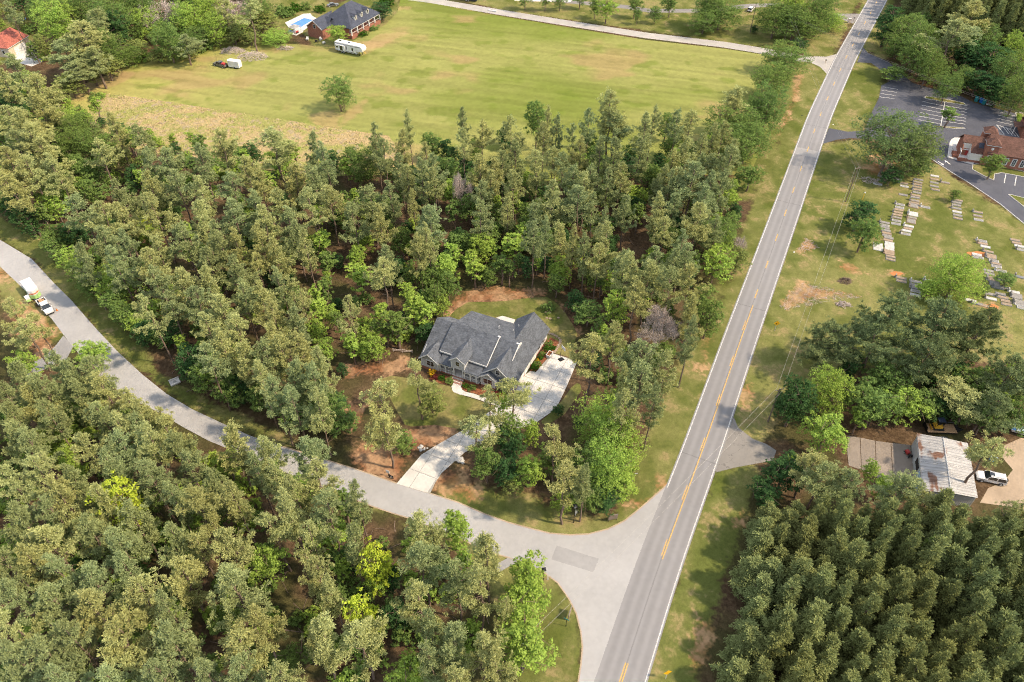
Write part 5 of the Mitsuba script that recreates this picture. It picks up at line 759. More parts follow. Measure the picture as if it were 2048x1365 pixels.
for a, b, za, zb, m_ in ((TL, BL, 3.2, 3.2, 'm_galv'), (TR, BR, 2.8, 2.8, 'm_galv'), (TL, TR, 3.2, 2.8, 'm_galv'), (BL, BR, 3.2, 2.8, 'm_galv')):
    a, b = S_(a), S_(b); n = int(np.linalg.norm(b - a) / .17); W = MB(); nn = np.array([(b - a)[1], -(b - a)[0]]) / np.linalg.norm(b - a); V = []
    for i in range(n + 1):
        t = i / n; p = a * (1 - t) + b * t + nn * (.03 * (i % 2)); zt = za * (1 - t) + zb * t
        if za != zb: zt = min(zt + .9 * min(t, 1 - t) * 2, 4.0)
        V += [np.r_[p, 0], np.r_[p, zt]]
    V = np.array(V); put(k_ + '__wall', (V, np.array([[2 * i, 2 * i + 2, 2 * i + 1] for i in range(n)] + [[2 * i + 1, 2 * i + 2, 2 * i + 3] for i in range(n)])), m_)
fr = two(S_(TL), S_(BL)); ly = np.linalg.norm(S_(BL) - S_(TL)); s_y = -1 if (fr.R.T @ np.r_[S_(TR) - S_(TL), 0])[1] > 0 else 1
put(k_ + '__roll_door', MB().box(ly * .62, ly * .95, s_y * .02, s_y * .08, .1, 2.6), 'm_lightblue', fr); put(k_ + '__window', MB().box(ly * .38, ly * .56, s_y * .02, s_y * .1, 1.3, 2.5), 'm_black', fr); put(k_ + '__eave_flashing', MB().box(0, ly, s_y * .02, s_y * .12, 3.16, 3.3), 'm_trim', fr)
# the brick house by the pool
b = thing('brick_house', 'red brick house with navy shingle hip roof and three white dormers beside the pool', 'house'); f = Fr((-59.8, 279.8), 61.6); g = 'm_shingle_blue'
put(b + '__wall', MB().box(.6, 18, 2.2, 14.5, 0, 3.9).box(-5.1, 1, 9.5, 16.6, 0, 3.9), 'm_brick', f); put(b + '__porch_base', MB().box(.2, 18.4, .2, 2.2, 0, 1.3), 'm_brick', f)
hp = [[0, -.1, 4], [18.6, -.1, 4], [18.6, 14.9, 4], [0, 14.9, 4]]; ra, rb = [7.4, 7.5, 9.6], [11.3, 7.5, 9.6]
for q in ([hp[0], hp[1], rb, ra], [hp[1], hp[2], rb], [hp[2], hp[3], ra, rb], [hp[3], hp[0], ra]): put(b + '__roof', MB().slab(q, .2), g, f)
fw = Fr(f([-5.2, 13.0, 0])[:2], 61.6 - 90)     # the wing: its gable looks left, x runs along the gable
put(b + '__roof', MB().slab([[-3.85, -.4, 3.9], [0, -.4, 6.7], [0, 11, 6.7], [-3.85, 8, 3.9]], .18), g, fw); put(b + '__roof', MB().slab([[3.85, -.4, 3.9], [0, -.4, 6.7], [0, 11, 6.7], [3.85, 5.5, 3.9]], .18), g, fw)
put(b + '__cross_gable_roof', MB().slab([[3.7, 3.2, 3.95], [3.7, 6.0, 6.3], [-1, 6.0, 6.3], [-1, 3.2, 3.95]], .16), g, fw); put(b + '__cross_gable_roof', MB().slab([[3.7, 8.8, 3.95], [3.7, 6.0, 6.3], [-1, 6.0, 6.3], [-1, 8.8, 3.95]], .16), g, fw)
put(b + '__gable', gable_wall(MB(), -3.55, 3.55, 3.9, 0, 6.45, .1, .35), 'm_brick', fw); put(b + '__gable_trim', MB().plate([[-3.85, -.43, 3.92], [0, -.43, 6.72], [0, -.43, 6.45], [-3.85, -.43, 3.65]], [0, -.05, 0]).plate([[3.85, -.43, 3.92], [0, -.43, 6.72], [0, -.43, 6.45], [3.85, -.43, 3.65]], [0, -.05, 0]), 'm_trim', fw); window(b, fw, -.55, .55, 3.6, 5.0, .1, mull=0)
for x in (.4, 4.0, 7.6, 11.2, 14.8, 18.2): put(b + '__porch_column', MB().box(x - .17, x + .17, .15, .5, 1.3, 3.8), 'm_trim', f)
put(b + '__porch_rail', MB().box(.4, 18.2, .25, .33, 2.15, 2.25), 'm_trim', f); put(b + '__porch_eave', MB().box(.1, 18.5, -.05, .25, 3.62, 3.8), 'm_trim', f)
for x in (1.4, 5.0, 12.2, 15.7): window(b, f, x, x + 1.6, 1.6, 3.4, 2.2)
put(b + '__front_door', MB().box(8.8, 10.0, 2.12, 2.2, 1.35, 3.5), 'm_trim', f)
for x in (5.6, 9.3, 13.0):
    y0 = 1.6; zr = lambda y: 4 + (y + .1) * .737; d_ = put(b + '__dormer', MB().box(x - .65, x + .65, y0, y0 + 2.6, zr(y0) - .2, zr(y0) + 1.5), 'm_offwhite', f)
    put(d_ + '__dormer_roof', MB().slab([[x - .9, y0 - .25, zr(y0) + 1.45], [x, y0 - .25, zr(y0) + 2.15], [x, y0 + 3.2, zr(y0) + 2.15], [x - .9, y0 + 2.2, zr(y0) + 1.45]], .1).slab([[x + .9, y0 - .25, zr(y0) + 1.45], [x, y0 - .25, zr(y0) + 2.15], [x, y0 + 3.2, zr(y0) + 2.15], [x + .9, y0 + 2.2, zr(y0) + 1.45]], .1), g, f)
    put(d_ + '__gable_face', gable_wall(MB(), x - .65, x + .65, zr(y0) + 1.5, x, zr(y0) + 2.02, y0, y0 + .1), 'm_offwhite', f); put(d_ + '__pane', MB().box(x - .33, x + .33, y0 - .05, y0 - .02, zr(y0) + .1, zr(y0) + 1.35), 'm_glass', f)
# red roofed house at the left edge
r = thing('red_roof_house', 'cream house with a red hip roof at the left edge', 'house'); zr_ = lambda x, y, z=0: at(x / 3, y / 3, z); c0 = zr_(45, 292, 3.6); c1 = zr_(172, 213, 3.6); f = two(c0, c1); Lr = np.linalg.norm(c1 - c0); D = 11.0
put(r + '__wall', MB().box(.4, Lr - .4, .4, D - .4, 0, 3.5), 'm_cream', f)
for q in ([[0, 0, 3.6], [Lr, 0, 3.6], [Lr - 1, D / 2, 6.6], [D / 2, D / 2, 6.6]], [[0, 0, 3.6], [0, D, 3.6], [D / 2, D / 2, 6.6]], [[0, D, 3.6], [Lr, D, 3.6], [Lr - 1, D / 2, 6.6], [D / 2, D / 2, 6.6]], [[Lr, 0, 3.6], [Lr, D, 3.6], [Lr - 1, D / 2, 6.6]]): put(r + '__roof', MB().slab(q, .16), 'm_shingle_red', f)
put(r + '__garage_door', MB().box(Lr * .25, Lr * .75, .30, .4, 0, 2.5), 'm_white', f); put(r + '__gutter', MB().box(0, Lr, -.05, .08, 3.35, 3.5), 'm_trim', f); fl_ = f.sub(.4, 0, 0, 90); put(r + '__window', MB().box(2.2, 3.2, .0, .08, 1, 2.6), 'm_trim', fl_); put(r + '__pane', MB().box(2.35, 3.05, .08, .1, 1.15, 2.45), 'm_glass', fl_)
struct('house_apron'); put('house_apron', MB().sheet(pts(S([(60, 345), (180, 250), (260, 370), (190, 400), (120, 380)], 0, 0)), .012), 'm_concrete')
# ---------------------------------------------------------------- vehicles
def wheels(key, fr, xs, y, r, w=.24):
    for x in xs:
        for s in (-1, 1): k = put(key + '__wheel', MB().wheel(x, s * y, r, w), 'm_rubber', fr); put(k + '__rim', MB().tube([[x, s * (y + w / 2 - .02), r], [x, s * (y + w / 2 + .02), r]], r * .62, 12), 'm_galv', fr)
def car(name, label, cat, p, ang, L=4.7, W=1.85, H=1.6, paint='m_car_white', kind='suv', group=None):
    """front towards +x"""
    k = thing(name, label, cat, group); fr = Fr(p, ang); h = L / 2; zb, zh, w = .32, H * .58, W / 2
    prof = [(-h, zb + .1), (-h + .12, zb), (h - .15, zb), (h, zb + .15), (h, zh * .78), (h - .25, zh * .93), (h - 1.1, zh), (-h + .08, zh), (-h, zh * .8)]
    m = trimesh.creation.extrude_polygon(Polygon(prof), W - .08, engine='earcut'); V = m.vertices[:, [0, 2, 1]] * [1, 1, 1]; V[:, 1] -= (W - .08) / 2; V = np.array(V); V[:, 1] *= np.where((np.abs(V[:, 0]) > h - .3) & True, .90, 1.0)
    put(k + '__body', (V, m.faces[:, ::-1]), paint, fr)
    x0, x1 = {'suv': (-h + .1, h - 1.25), 'sedan': (-h + .75, h - 1.3), 'pickup': (-h + 2.15, h - 1.3)}[kind]; t0, t1 = (x0 + .25, x1 - .75) if kind != 'sedan' else (x0 + .6, x1 - .8)
    put(k + '__windows', MB().hull8((x0 + .02, x1, -w + .08, w - .08), zh - .02, (t0, t1, -w + .26, w - .26), H - .07), 'm_glass', fr); put(k + '__roof', MB().hull8((t0 - .04, t1 + .04, -w + .22, w - .22), H - .09, (t0 + .08, t1 - .1, -w + .32, w - .32), H), paint, fr)
    pil = MB()
    for s in (-1, 1):
        for a, bq in ((x0 + .02, t0), (x1, t1), ((x0 + x1) / 2 - .1, (t0 + t1) / 2)): pil.plate([[a - .06, s * (w - .07), zh], [a + .06, s * (w - .07), zh], [bq + .05, s * (w - .25), H - .07], [bq - .05, s * (w - .25), H - .07]], [0, s * .02, 0])
    put(k + '__pillar', pil, paint, fr)
    for s in (-1, 1): put(k + '__headlight', MB().box(h - .06, h + .01, s * .62 - .16, s * .62 + .16, zh * .68, zh * .86), 'm_galv', fr); put(k + '__tail_light', MB().box(-h - .01, -h + .05, s * .7 - .1, s * .7 + .1, zh * .7, zh * .95), 'm_red', fr); put(k + '__mirror', MB().box(x1 - .35, x1 - .2, s * w, s * (w + .14), zh, zh + .14) if s > 0 else MB().box(x1 - .35, x1 - .2, -w - .14, -w, zh, zh + .14), paint, fr)
    put(k + '__bumper', MB().box(h - .05, h + .07, -w * .85, w * .85, zb, zb + .22).box(-h - .07, -h + .05, -w * .85, w * .85, zb, zb + .22), 'm_black', fr)
    if kind == 'pickup': put(k + '__bed', MB().box(-h + .12, x0 - .1, -w + .14, w - .14, zh + .004, zh + .012), 'm_black', fr); put(k + '__bed_rail', MB().box(-h + .02, x0, -w + .02, -w + .14, zh, zh + .10).box(-h + .02, x0, w - .14, w - .02, zh, zh + .10).box(-h, -h + .12, -w + .02, w - .02, zh, zh + .10), paint, fr)
    if kind == 'suv': put(k + '__roof_rail', MB().box(t0 + .1, t1 - .2, -w + .36, -w + .40, H, H + .05).box(t0 + .1, t1 - .2, w - .40, w - .36, H, H + .05), 'm_black', fr)
    wheels(k, fr, (-h + .85, h - .9), w - .12, .35); return k, fr
def ang(a, b): d = np.subtract(b, a); return math.degrees(math.atan2(d[1], d[0]))
k, fr = car('suv', 'white sport utility vehicle parked on sand beside the metal shed', 'car', z4(1668, 858, .7), ang(z4(1790, 880), z4(1550, 830)), 4.9, 1.95, 1.8); put(k + '__sunroof', MB().box(-.2, .5, -.4, .4, 1.795, 1.812), 'm_glass', fr); put(k + '__spare_wheel', MB().tube([[-2.46, 0, .95], [-2.66, 0, .95]], .33, 12), 'm_rubber', fr)
# pickup and work trailer on the side road
s2 = lambda x, y, z=0: at(x / 10.5, 530 + y / 10.5, z)
A2 = ang(s2(640, 480), s2(1000, 950)); k, fr = car('pickup_truck', 'white pickup truck towing a white work trailer on the side road', 'pickup truck', s2(955, 880, .6), A2, 5.9, 2.0, 1.9, kind='pickup')
put(k + '__cargo', MB().box(-2.6, -1.5, -.5, .2, 1.12, 1.3).box(-2.3, -1.2, .25, .6, 1.12, 1.28), 'm_wood', fr)
k = thing('work_trailer', 'white enclosed trailer with lime green lower front and orange emblem behind the pickup', 'trailer'); fr = Fr(s2(662, 520, 1.4), A2); pent = [(-2.9, -1.1), (2.0, -1.1), (2.75, -.35), (2.75, .35), (2.0, 1.1), (-2.9, 1.1)]
put(k + '__box', MB().prism(pent, .5, 2.75), 'm_car_white', fr); put(k + '__green_band', MB().plate([[2.0, -1.12, .5], [2.77, -.36, .5], [2.77, -.36, 1.5], [2.0, -1.12, 1.5]], [.02, -.02, 0]).plate([[2.77, -.36, .5], [2.77, .36, .5], [2.77, .36, 1.5], [2.77, -.36, 1.5]], [.02, 0, 0]).plate([[2.77, .36, .5], [2.0, 1.12, .5], [2.0, 1.12, 1.5], [2.77, .36, 1.5]], [.02, .02, 0]).box(-2.9, 2.0, -1.12, -1.1, .5, .95), 'm_car_green', fr)
put(k + '__emblem', MB().plate([[2.79, -.33, 1.7], [2.79, .33, 1.85], [2.79, .33, 2.1], [2.79, -.33, 2.0]], [.02, 0, 0]).plate([[2.1, -1.04, 1.75], [2.74, -.41, 1.7], [2.74, -.41, 2.1], [2.1, -1.04, 1.95]], [.02, -.02, 0]).plate([[2.74, .41, 1.7], [2.1, 1.04, 1.8], [2.1, 1.04, 1.95], [2.74, .41, 2.15]], [.02, .02, 0]), 'm_orange', fr); put(k + '__roof_vent', MB().box(-.2, .2, -.2, .2, 2.75, 2.85), 'm_galv', fr); wheels(k, fr, (-.9, 0.0), 1.08, .36); put(k + '__hitch', MB().tube([[2.7, 0, .5], [4.0, 0, .5]], .05), 'm_black', fr)
k2 = thing('generator_box', 'white and green box on a rack at the left of the work trailer front', 'box'); fr2 = fr.sub(2.35, -1.75); put(k2 + '__case', MB().box(-.55, .75, -.45, .45, .75, 1.75), 'm_car_white', fr2); put(k2 + '__green_side', MB().box(-.56, .76, -.47, -.45, .75, 1.3).box(.75, .77, -.45, .45, .75, 1.3), 'm_car_green', fr2); put(k2 + '__stand', MB().box(-.5, -.42, -.4, -.32, 0, .75).box(.6, .68, -.4, -.32, 0, .75).box(-.5, -.42, .32, .4, 0, .75).box(.6, .68, .32, .4, 0, .75), 'm_black', fr2)
k2 = thing('traffic_cone', 'orange cone on the side road in front of the white pickup', 'cone'); fr2 = Fr(s2(1200, 962), 0); put(k2 + '__base', MB().box(-.2, .2, -.2, .2, .02, .06), 'm_orange', fr2); put(k2 + '__cone', MB().tube([[0, 0, .06], [0, 0, .75]], [.15, .03], 10), 'm_orange', fr2)
# camper
z5 = lambda x, y, z=0: at(660 + x / 19.5, 60 + y / 19.5, z); a, b_ = z5(260, 850), z5(1160, 1060); k = thing('camper_trailer', 'long white camper trailer with dark stripes and open door by the brick house', 'camper'); fr = two(a, b_); Lc = 12.2; fr = Fr(fr([-.4, 0, 0])[:2], fr.a); W_ = 2.5
side = [(0, .7), (9.3, .7), (9.3, 1.7), (12.0, 1.9), (12.2, 2.6), (11.9, 3.5), (11.2, 3.75), (.3, 3.75), (0, 3.5)]; m = trimesh.creation.extrude_polygon(Polygon(side), W_, engine='earcut'); V = np.array(m.vertices)[:, [0, 2, 1]]; put(k + '__body', (V, m.faces[:, ::-1]), 'm_car_white', fr)
put(k + '__slide_out', MB().box(.6, 4.4, -.6, 0, .9, 3.0), 'm_car_white', fr); put(k + '__stripe', MB().box(0, 9.2, -.012, -.002, .85, 1.05).box(.2, 10.8, -.015, -.002, 3.2, 3.42).box(.6, 4.4, -.615, -.605, 1.0, 1.15), 'm_car_navy', fr); put(k + '__window', MB().box(.9, 1.9, -.62, -.605, 1.9, 2.5).box(2.6, 3.9, -.62, -.605, 1.3, 2.8).box(7.4, 8.1, -.02, -.004, 1.5, 2.7).box(5.0, 5.3, -.02, -.004, 1.5, 2.9), 'm_glass', fr); put(k + '__door', MB().box(4.75, 4.85, -.75, 0, .95, 2.95), 'm_car_white', fr); put(k + '__awning', MB().tube([[1, -.08, 3.45], [9.4, -.08, 3.45]], .09, 8), 'm_galv', fr)
for x, y, s in ((1.8, 1.25, .4), (3.6, 1.3, .16), (4.6, 1.5, .12), (5.7, 1.25, .42), (7.6, 1.2, .16), (8.2, 1.5, .14), (8.7, 1.0, .2)): put(k + '__roof_vent', MB().box(x - s, x + s, y - s * .8, y + s * .8, 3.75, 3.88), 'm_glass' if s > .3 else 'm_galv', fr)
wheels(k, fr, (2.9, 3.9), 0, .38)
for kk in [q for q in scene if q.startswith(k + '__wheel')]: pass
put(k + '__leg', MB().box(10.4, 10.55, .3, .45, 0, 1.8).box(10.4, 10.55, 2.05, 2.2, 0, 1.8).box(.5, .6, .2, .3, 0, .7), 'm_black', fr); put(k + '__hitch', MB().tube([[11.6, 1.25, 1.7], [12.6, 1.25, 1.2]], .07), 'm_sign', fr)
# field truck and trailer
zf = lambda x, y, z=0: at(420 + x * .1953, y * .1953, z); k, fr = car('pickup_truck', 'grey pickup truck in the hay field hitched to a white box trailer', 'pickup truck', zf(108, 670, .4), ang(zf(180, 690), zf(50, 655)), 5.6, 1.95, 1.85, 'm_car_grey', 'pickup'); put(k + '__red_cargo', MB().box(-2.4, -1.0, -.6, .6, 1.1, 1.5), 'm_red', fr)
k = thing('box_trailer', 'white windowless box trailer standing in the hay field', 'trailer'); fr = two(zf(195, 700), zf(300, 715)); put(k + '__box', MB().prism([(0, 0), (4.2, 0), (4.2, 2.0), (0, 2.0), (-.6, 1.0)], .5, 2.6), 'm_car_white', fr); put(k + '__roof_trim', MB().prism([(-.02, -.03), (4.23, -.03), (4.23, 2.03), (-.02, 2.03), (-.64, 1.0)], 2.6, 2.66), 'm_trim', fr); put(k + '__wheel', MB().wheel(2.4, .05, .33, .22), 'm_rubber', fr); put(k + '__wheel', MB().wheel(2.4, 1.95, .33, .22), 'm_rubber', fr); put(k + '__hitch', MB().tube([[-.5, 1, .5], [-1.5, 1, .45]], .05), 'm_black', fr)
car('car', 'grey car parked behind the navy-roofed brick house', 'car', at(560 + 905 * .11719, 110 * .11719), 20, 4.6, 1.8, 1.45, 'm_car_grey', 'sedan')
k, fr = car('suv', 'black and white car parked under trees near the gravel drive', 'car', at(1300 + 858 * .2344, 92 * .2344), 60, 4.7, 1.85, 1.65, 'm_car_white'); put(k + '__black_hood', MB().box(1.0, 2.3, -.7, .7, .97, 1.0), 'm_black', fr)
k = thing('cargo_trailer', 'dark trailer parked at the far edge of the gravel drive', 'trailer'); fr = two(at(930, 3), at(962, 6)); put(k + '__box', MB().box(0, 5, 0, 2.1, .5, 2.5), 'm_car_navy', fr); wheels(k, fr, (.6, 1.5), .0, .38)
# digger on its trailer, behind the shed
k = thing('equipment_trailer', 'flat wooden deck trailer behind the metal shed', 'trailer'); zx = lambda x, y, z=0: at(1820 + x * .13187, 810 + y * .13187, z); fr = two(zx(250, 450), zx(610, 462)); Lq = 5.6; dk = []
for i in range(9): put(k + '__plank', MB().box(0, Lq, .02 + i * .24, .02 + i * .24 + .225, .62, .70), 'm_wood', fr)
put(k + '__frame', MB().box(0, Lq, -.05, .0, .45, .62).box(0, Lq, 2.2, 2.25, .45, .62).box(-.1, 0, -.05, 2.25, .45, .75), 'm_black', fr); wheels(k, fr, (2.2, 3.1), 1.1, .36); put(k + '__ramp', MB().plate([[-.1, .1, .7], [-.1, 2.1, .7], [-.5, 2.1, 2.0], [-.5, .1, 2.0]], [.06, 0, 0]), 'm_black', fr); put(k + '__hitch', MB().plate([[Lq, .2, .5], [Lq, 2.0, .5], [Lq + 1.6, 1.1, .5]], [0, 0, .08]), 'm_black', fr)
k = thing('mini_excavator', 'small yellow and black digger with a dark canopy loaded on the deck trailer', 'excavator'); fe = fr.sub(2.2, 1.15, .70, 0)
for s in (-1, 1): put(k + '__track', MB().hull8((-.85, .85, s * .6 - .17, s * .6 + .17), 0, (-1.0, 1.0, s * .6 - .17, s * .6 + .17), .25).hull8((-1.0, 1.0, s * .6 - .17, s * .6 + .17), .25, (-.85, .85, s * .6 - .17, s * .6 + .17), .48), 'm_rubber', fe)
put(k + '__house', MB().hull8((-.9, .6, -.65, .65), .5, (-.8, .5, -.6, .6), 1.1), 'm_machine', fe); put(k + '__seat', MB().box(-.3, .25, -.25, .25, 1.1, 1.5), 'm_black', fe); put(k + '__canopy', MB().box(-.7, .6, -.6, .6, 2.3, 2.38), 'm_car_navy', fe); put(k + '__canopy_post', MB().box(-.68, -.6, -.56, -.48, 1.1, 2.3).box(-.68, -.6, .48, .56, 1.1, 2.3).box(.5, .57, -.56, -.48, 1.1, 2.3).box(.5, .57, .48, .56, 1.1, 2.3), 'm_black', fe)
put(k + '__boom', MB().tube([[.6, 0, .8], [1.4, 0, 1.7], [2.2, 0, 1.8]], [.12, .13, .1], 6).tube([[2.2, 0, 1.8], [3.1, -.1, 1.2]], .09, 6), 'm_black', fe); put(k + '__bucket', MB().hull8((2.95, 3.35, -.3, .25), .75, (2.85, 3.3, -.3, .25), 1.2), 'm_black', fe); put(k + '__blade', MB().box(-1.4, -1.3, -.65, .65, .05, .45), 'm_machine', fe)
k = thing('boat', 'blue and white boat at the right edge by the sandy yard', 'boat'); fr = two(zx(1500, 430), zx(1729, 500)); put(k + '__hull', MB().hull8((.3, 5.0, .3, 1.5), .35, (0, 5.2, 0, 1.9), 1.1), 'm_car_white', fr); put(k + '__cover', MB().hull8((-.05, .9, .02, 1.88), 1.1, (.2, .8, .4, 1.5), 1.5), 'm_blue', fr); put(k + '__deck', MB().box(1.0, 5.0, .2, 1.7, 1.1, 1.14), 'm_lightblue', fr)
k = thing('tool_box', 'blue bin half hidden under the pine in the sandy yard', 'bin'); fr = Fr(z4(1680, 685), 20); put(k + '__body', MB().box(-.5, .5, -.4, .4, 0, .8), 'm_blue', fr); put(k + '__lid', MB().box(-.53, .53, -.43, .43, .8, .88), 'm_lightblue', fr)
k = thing('mower', 'red ride-on mower in the shade at the shed wall', 'mower'); fr = Fr(z4(858, 640), 100); put(k + '__hood', MB().hull8((0, .9, -.35, .35), .3, (.05, .8, -.28, .28), .8), 'm_red', fr); put(k + '__seat', MB().box(-.6, -.15, -.25, .25, .4, .6).box(-.7, -.6, -.25, .25, .6, 1.0), 'm_black', fr); wheels(k, fr, (-.5, .65), .42, .22, .18)
# bins at the church
zb_ = lambda x, y, z=0: at(1840 + x * .10256, 170 + y * .10256, z)
for x, y, m_, l_ in ((1085, 320, 'm_teal', 'green wheeled bin left of the two blue bins'), (1175, 345, 'm_blue', 'blue bin between the green bin and the pale blue bin'), (1230, 375, 'm_teal', 'rightmost blue green bin by the car park wood')):
    k = thing('wheelie_bin', l_, 'bin', 'bins at the car park edge'); fr = Fr(zb_(x, y), 70); put(k + '__body', MB().hull8((-.45, .45, -.4, .4), 0, (-.6, .6, -.5, .5), 1.35), m_, fr); put(k + '__lid', MB().hull8((-.63, .63, -.54, .54), 1.35, (-.6, .6, -.3, .3), 1.5), m_, fr)
k = thing('doghouse_roof', 'low brown peaked well cover right of the bins', 'well cover'); fr = Fr(zb_(1345, 380), -20); put(k + '__roof', MB().slab([[-1.2, -1.0, .7], [1.2, -1.0, .7], [1.2, 0, 1.7], [-1.2, 0, 1.7]], .08).slab([[-1.2, 1, .7], [1.2, 1, .7], [1.2, 0, 1.7], [-1.2, 0, 1.7]], .08), 'm_shingle_brown', fr); put(k + '__base', MB().box(-1, 1, -.85, .85, 0, .7), 'm_offwhite', fr)
# pool
zh = lambda x, y, z=0: at(560 + x * .11719, y * .11719, z)
struct('pool_deck'); dk = Polygon([zh(x, y) for x, y in ((85, 395), (400, 245), (520, 235), (545, 275), (640, 330), (470, 480), (360, 555), (150, 480))]); wp = Polygon([zh(x, y) for x, y in ((175, 435), (410, 315), (560, 350), (345, 480))]); put('pool_deck', MB().prism(dk.difference(wp), .004, .14), 'm_concrete')
struct('pool_water'); put('pool_water', MB().sheet(wp.buffer(.02), .09), 'm_water')
k = thing('pool_gazebo', 'small gazebo with a grey fabric roof at the pool corner', 'gazebo'); fr = Fr(zh(265, 560), 62); put(k + '__canopy', MB().slab([[-1.7, -1.7, 2.3], [1.7, -1.7, 2.3], [0, 0, 3.0]], .05).slab([[1.7, -1.7, 2.3], [1.7, 1.7, 2.3], [0, 0, 3.0]], .05).slab([[1.7, 1.7, 2.3], [-1.7, 1.7, 2.3], [0, 0, 3.0]], .05).slab([[-1.7, 1.7, 2.3], [-1.7, -1.7, 2.3], [0, 0, 3.0]], .05), 'm_gable', fr)
for x in (-1.6, 1.6):
    for y in (-1.6, 1.6): put(k + '__post', MB().box(x - .06, x + .06, y - .06, y + .06, 0, 2.3), 'm_trim', fr)
struct('gazebo_floor'); put('gazebo_floor', MB().box(-2.2, 2.0, -2.2, 2.0, .004, .10), 'm_concrete', fr)
k = thing('patio_sofa', 'red cushioned sofa under the pool gazebo', 'sofa'); put(k + '__base', MB().box(-1.2, .3, -1.4, -.6, .10, .5), 'm_black', fr); put(k + '__cushion', MB().box(-1.15, .25, -1.35, -.65, .5, .65).box(-1.15, .25, -1.4, -1.25, .65, 1.0), 'm_red', fr)
k = thing('pool_slide', 'blue inflatable float leaning beside the gazebo', 'float'); put(k, MB().hull8((-1.4, .4, 1.9, 2.8), .15, (-1.2, .2, 2.0, 2.7), .5), 'm_blue', fr)
for i, (x, y, m_, lb) in enumerate(((470, 690, 'm_white', 'white chair lying by the brick house gable'), (620, 725, 'm_black', 'black grill standing by the brick house gable'), (750, 750, 'm_offwhite', 'pale crate at the corner of the brick house gable'), (700, 690, 'm_galv', 'grey bicycle rack against the brick house gable'))):
    k = thing(['garden_chair', 'grill', 'crate', 'bicycle_rack'][i], lb, ['chair', 'grill', 'crate', 'rack'][i]); fr = Fr(zh(x, y), 20 * i); put(k + '__body', MB().hull8((-.5, .5, -.35, .35), .35, (-.45, .45, -.3, .3), .75), m_, fr); put(k + '__stand', MB().box(-.45, -.38, -.3, .3, 0, .35).box(.38, .45, -.3, .3, 0, .35), m_, fr)
    if i in (0, 3): put(k + '__backrest', MB().box(-.45, .45, .3, .36, .75, 1.2), m_, fr)
k = thing('yard_fence', 'thin black metal fence left of the brick house', 'fence'); a, b_ = zh(240, 730), zh(520, 730); fr = two(a, b_); L_ = np.linalg.norm(b_ - a); put(k + '__rail', MB().box(0, L_, -.02, .02, 1.15, 1.19).box(0, L_, -.02, .02, .15, .19), 'm_black', fr); put(k + '__picket', MB().add(*[np.zeros((3, 3)), [[0, 1, 2]]]) if 0 else (lambda m: [m.box(q - .01, q + .01, -.01, .01, 0, 1.2) for q in np.arange(0, L_, .3)] and m)(MB()), 'm_black', fr)
k = thing('trampoline', 'round blue trampoline under the trees behind the red roofed house', 'trampoline'); fr = Fr(at(205 / 4.876, 215 / 4.876), 0); put(k + '__mat', MB().tube([[0, 0, .85], [0, 0, .9]], 1.9, 20), 'm_black', fr); put(k + '__pad', MB().tube([[2.0 * math.cos(a), 2.0 * math.sin(a), .9] for a in np.linspace(0, 6.283, 25)], .16, 6, False), 'm_blue', fr); put(k + '__leg', (lambda m: [m.tube([[2 * math.cos(a), 2 * math.sin(a), 0], [2 * math.cos(a), 2 * math.sin(a), .85]], .04) for a in np.arange(6) * 1.047] and m)(MB()), 'm_galv', fr)
# ---------------------------------------------------------------- cemetery
zg = lambda x, y, z=0: at(1660 + x * .2417, 330 + y * .2417, z)
GR = {'w': 'm_stone_white', 'g': 'm_stone_grey', 't': 'm_stone_tan', 'o': 'm_stone_tan', 'd': 'm_stone_dark'}
rows = {'right of the north column': '866 95 w,864 122 t,862 150 g,862 180 g,872 208 g,955 150 t h', 'under the cemetery oak': '395 160 w,610 155 g h,615 180 w,430 130 g,555 120 w,652 40 d,440 100 g h', 'in the north column': '735 125 g,728 148 t h,725 168 g h,722 188 g,720 210 g h,718 232 g,605 250 g,710 256 t h,705 272 g,703 300 t h,698 320 g,695 342 t hb,790 352 w h',
        'in the column nearest the pole': '580 330 w h,575 355 w,570 375 t,565 397 t h,560 418 t,555 440 t h,550 465 w h,545 490 w', 'in the middle cluster': '690 410 w hb,680 442 t h,672 470 t b,655 510 w h,645 530 t,635 549 w,625 574 w h',
        'in the column beside the round tree': '455 480 g h,452 503 w h,455 524 g,462 545 g,470 568 t h,470 588 g,485 607 g,480 627 t,490 660 w b,492 690 w b,395 668 w b,398 692 w b,492 728 t hb,500 762 g,500 786 g',
        'below the small cemetery tree': '1060 297 g,1050 315 g h,1045 336 g,1048 363 g h,1050 392 w,1055 420 g,1058 446 g', 'in the short east row': '1225 395 g h,1222 425 t,1228 457 w',
        'in the southeast rows': '1258 632 w h,1265 655 t h,1285 680 w,1310 720 g h,1215 745 w,1228 769 w h,1335 762 g hb,1355 797 w,1375 822 g h,1378 844 w,1415 880 w h,1310 878 g,1318 905 g,1345 950 g hb,1360 985 d b,1430 955 d h,1395 1020 d h,1440 1018 g,1325 1072 g h,1335 1110 w h,1410 1072 d,1430 1100 g h,1455 1130 t,1460 1157 g,1525 1055 w h,1545 1090 g hb,1570 1145 w hb,1590 1186 w,1578 932 d h,1530 625 g,1545 650 t,1565 675 w,1590 706 w h',
        'behind the tall pines': '1165 1125 w h,1220 1152 d h,1272 1166 t,590 940 g h,590 965 g,715 970 w h,712 1012 d hb,710 1048 w,705 1080 w,825 962 w h'}
ga = ang(zg(1240, 630), zg(1300, 634)); 
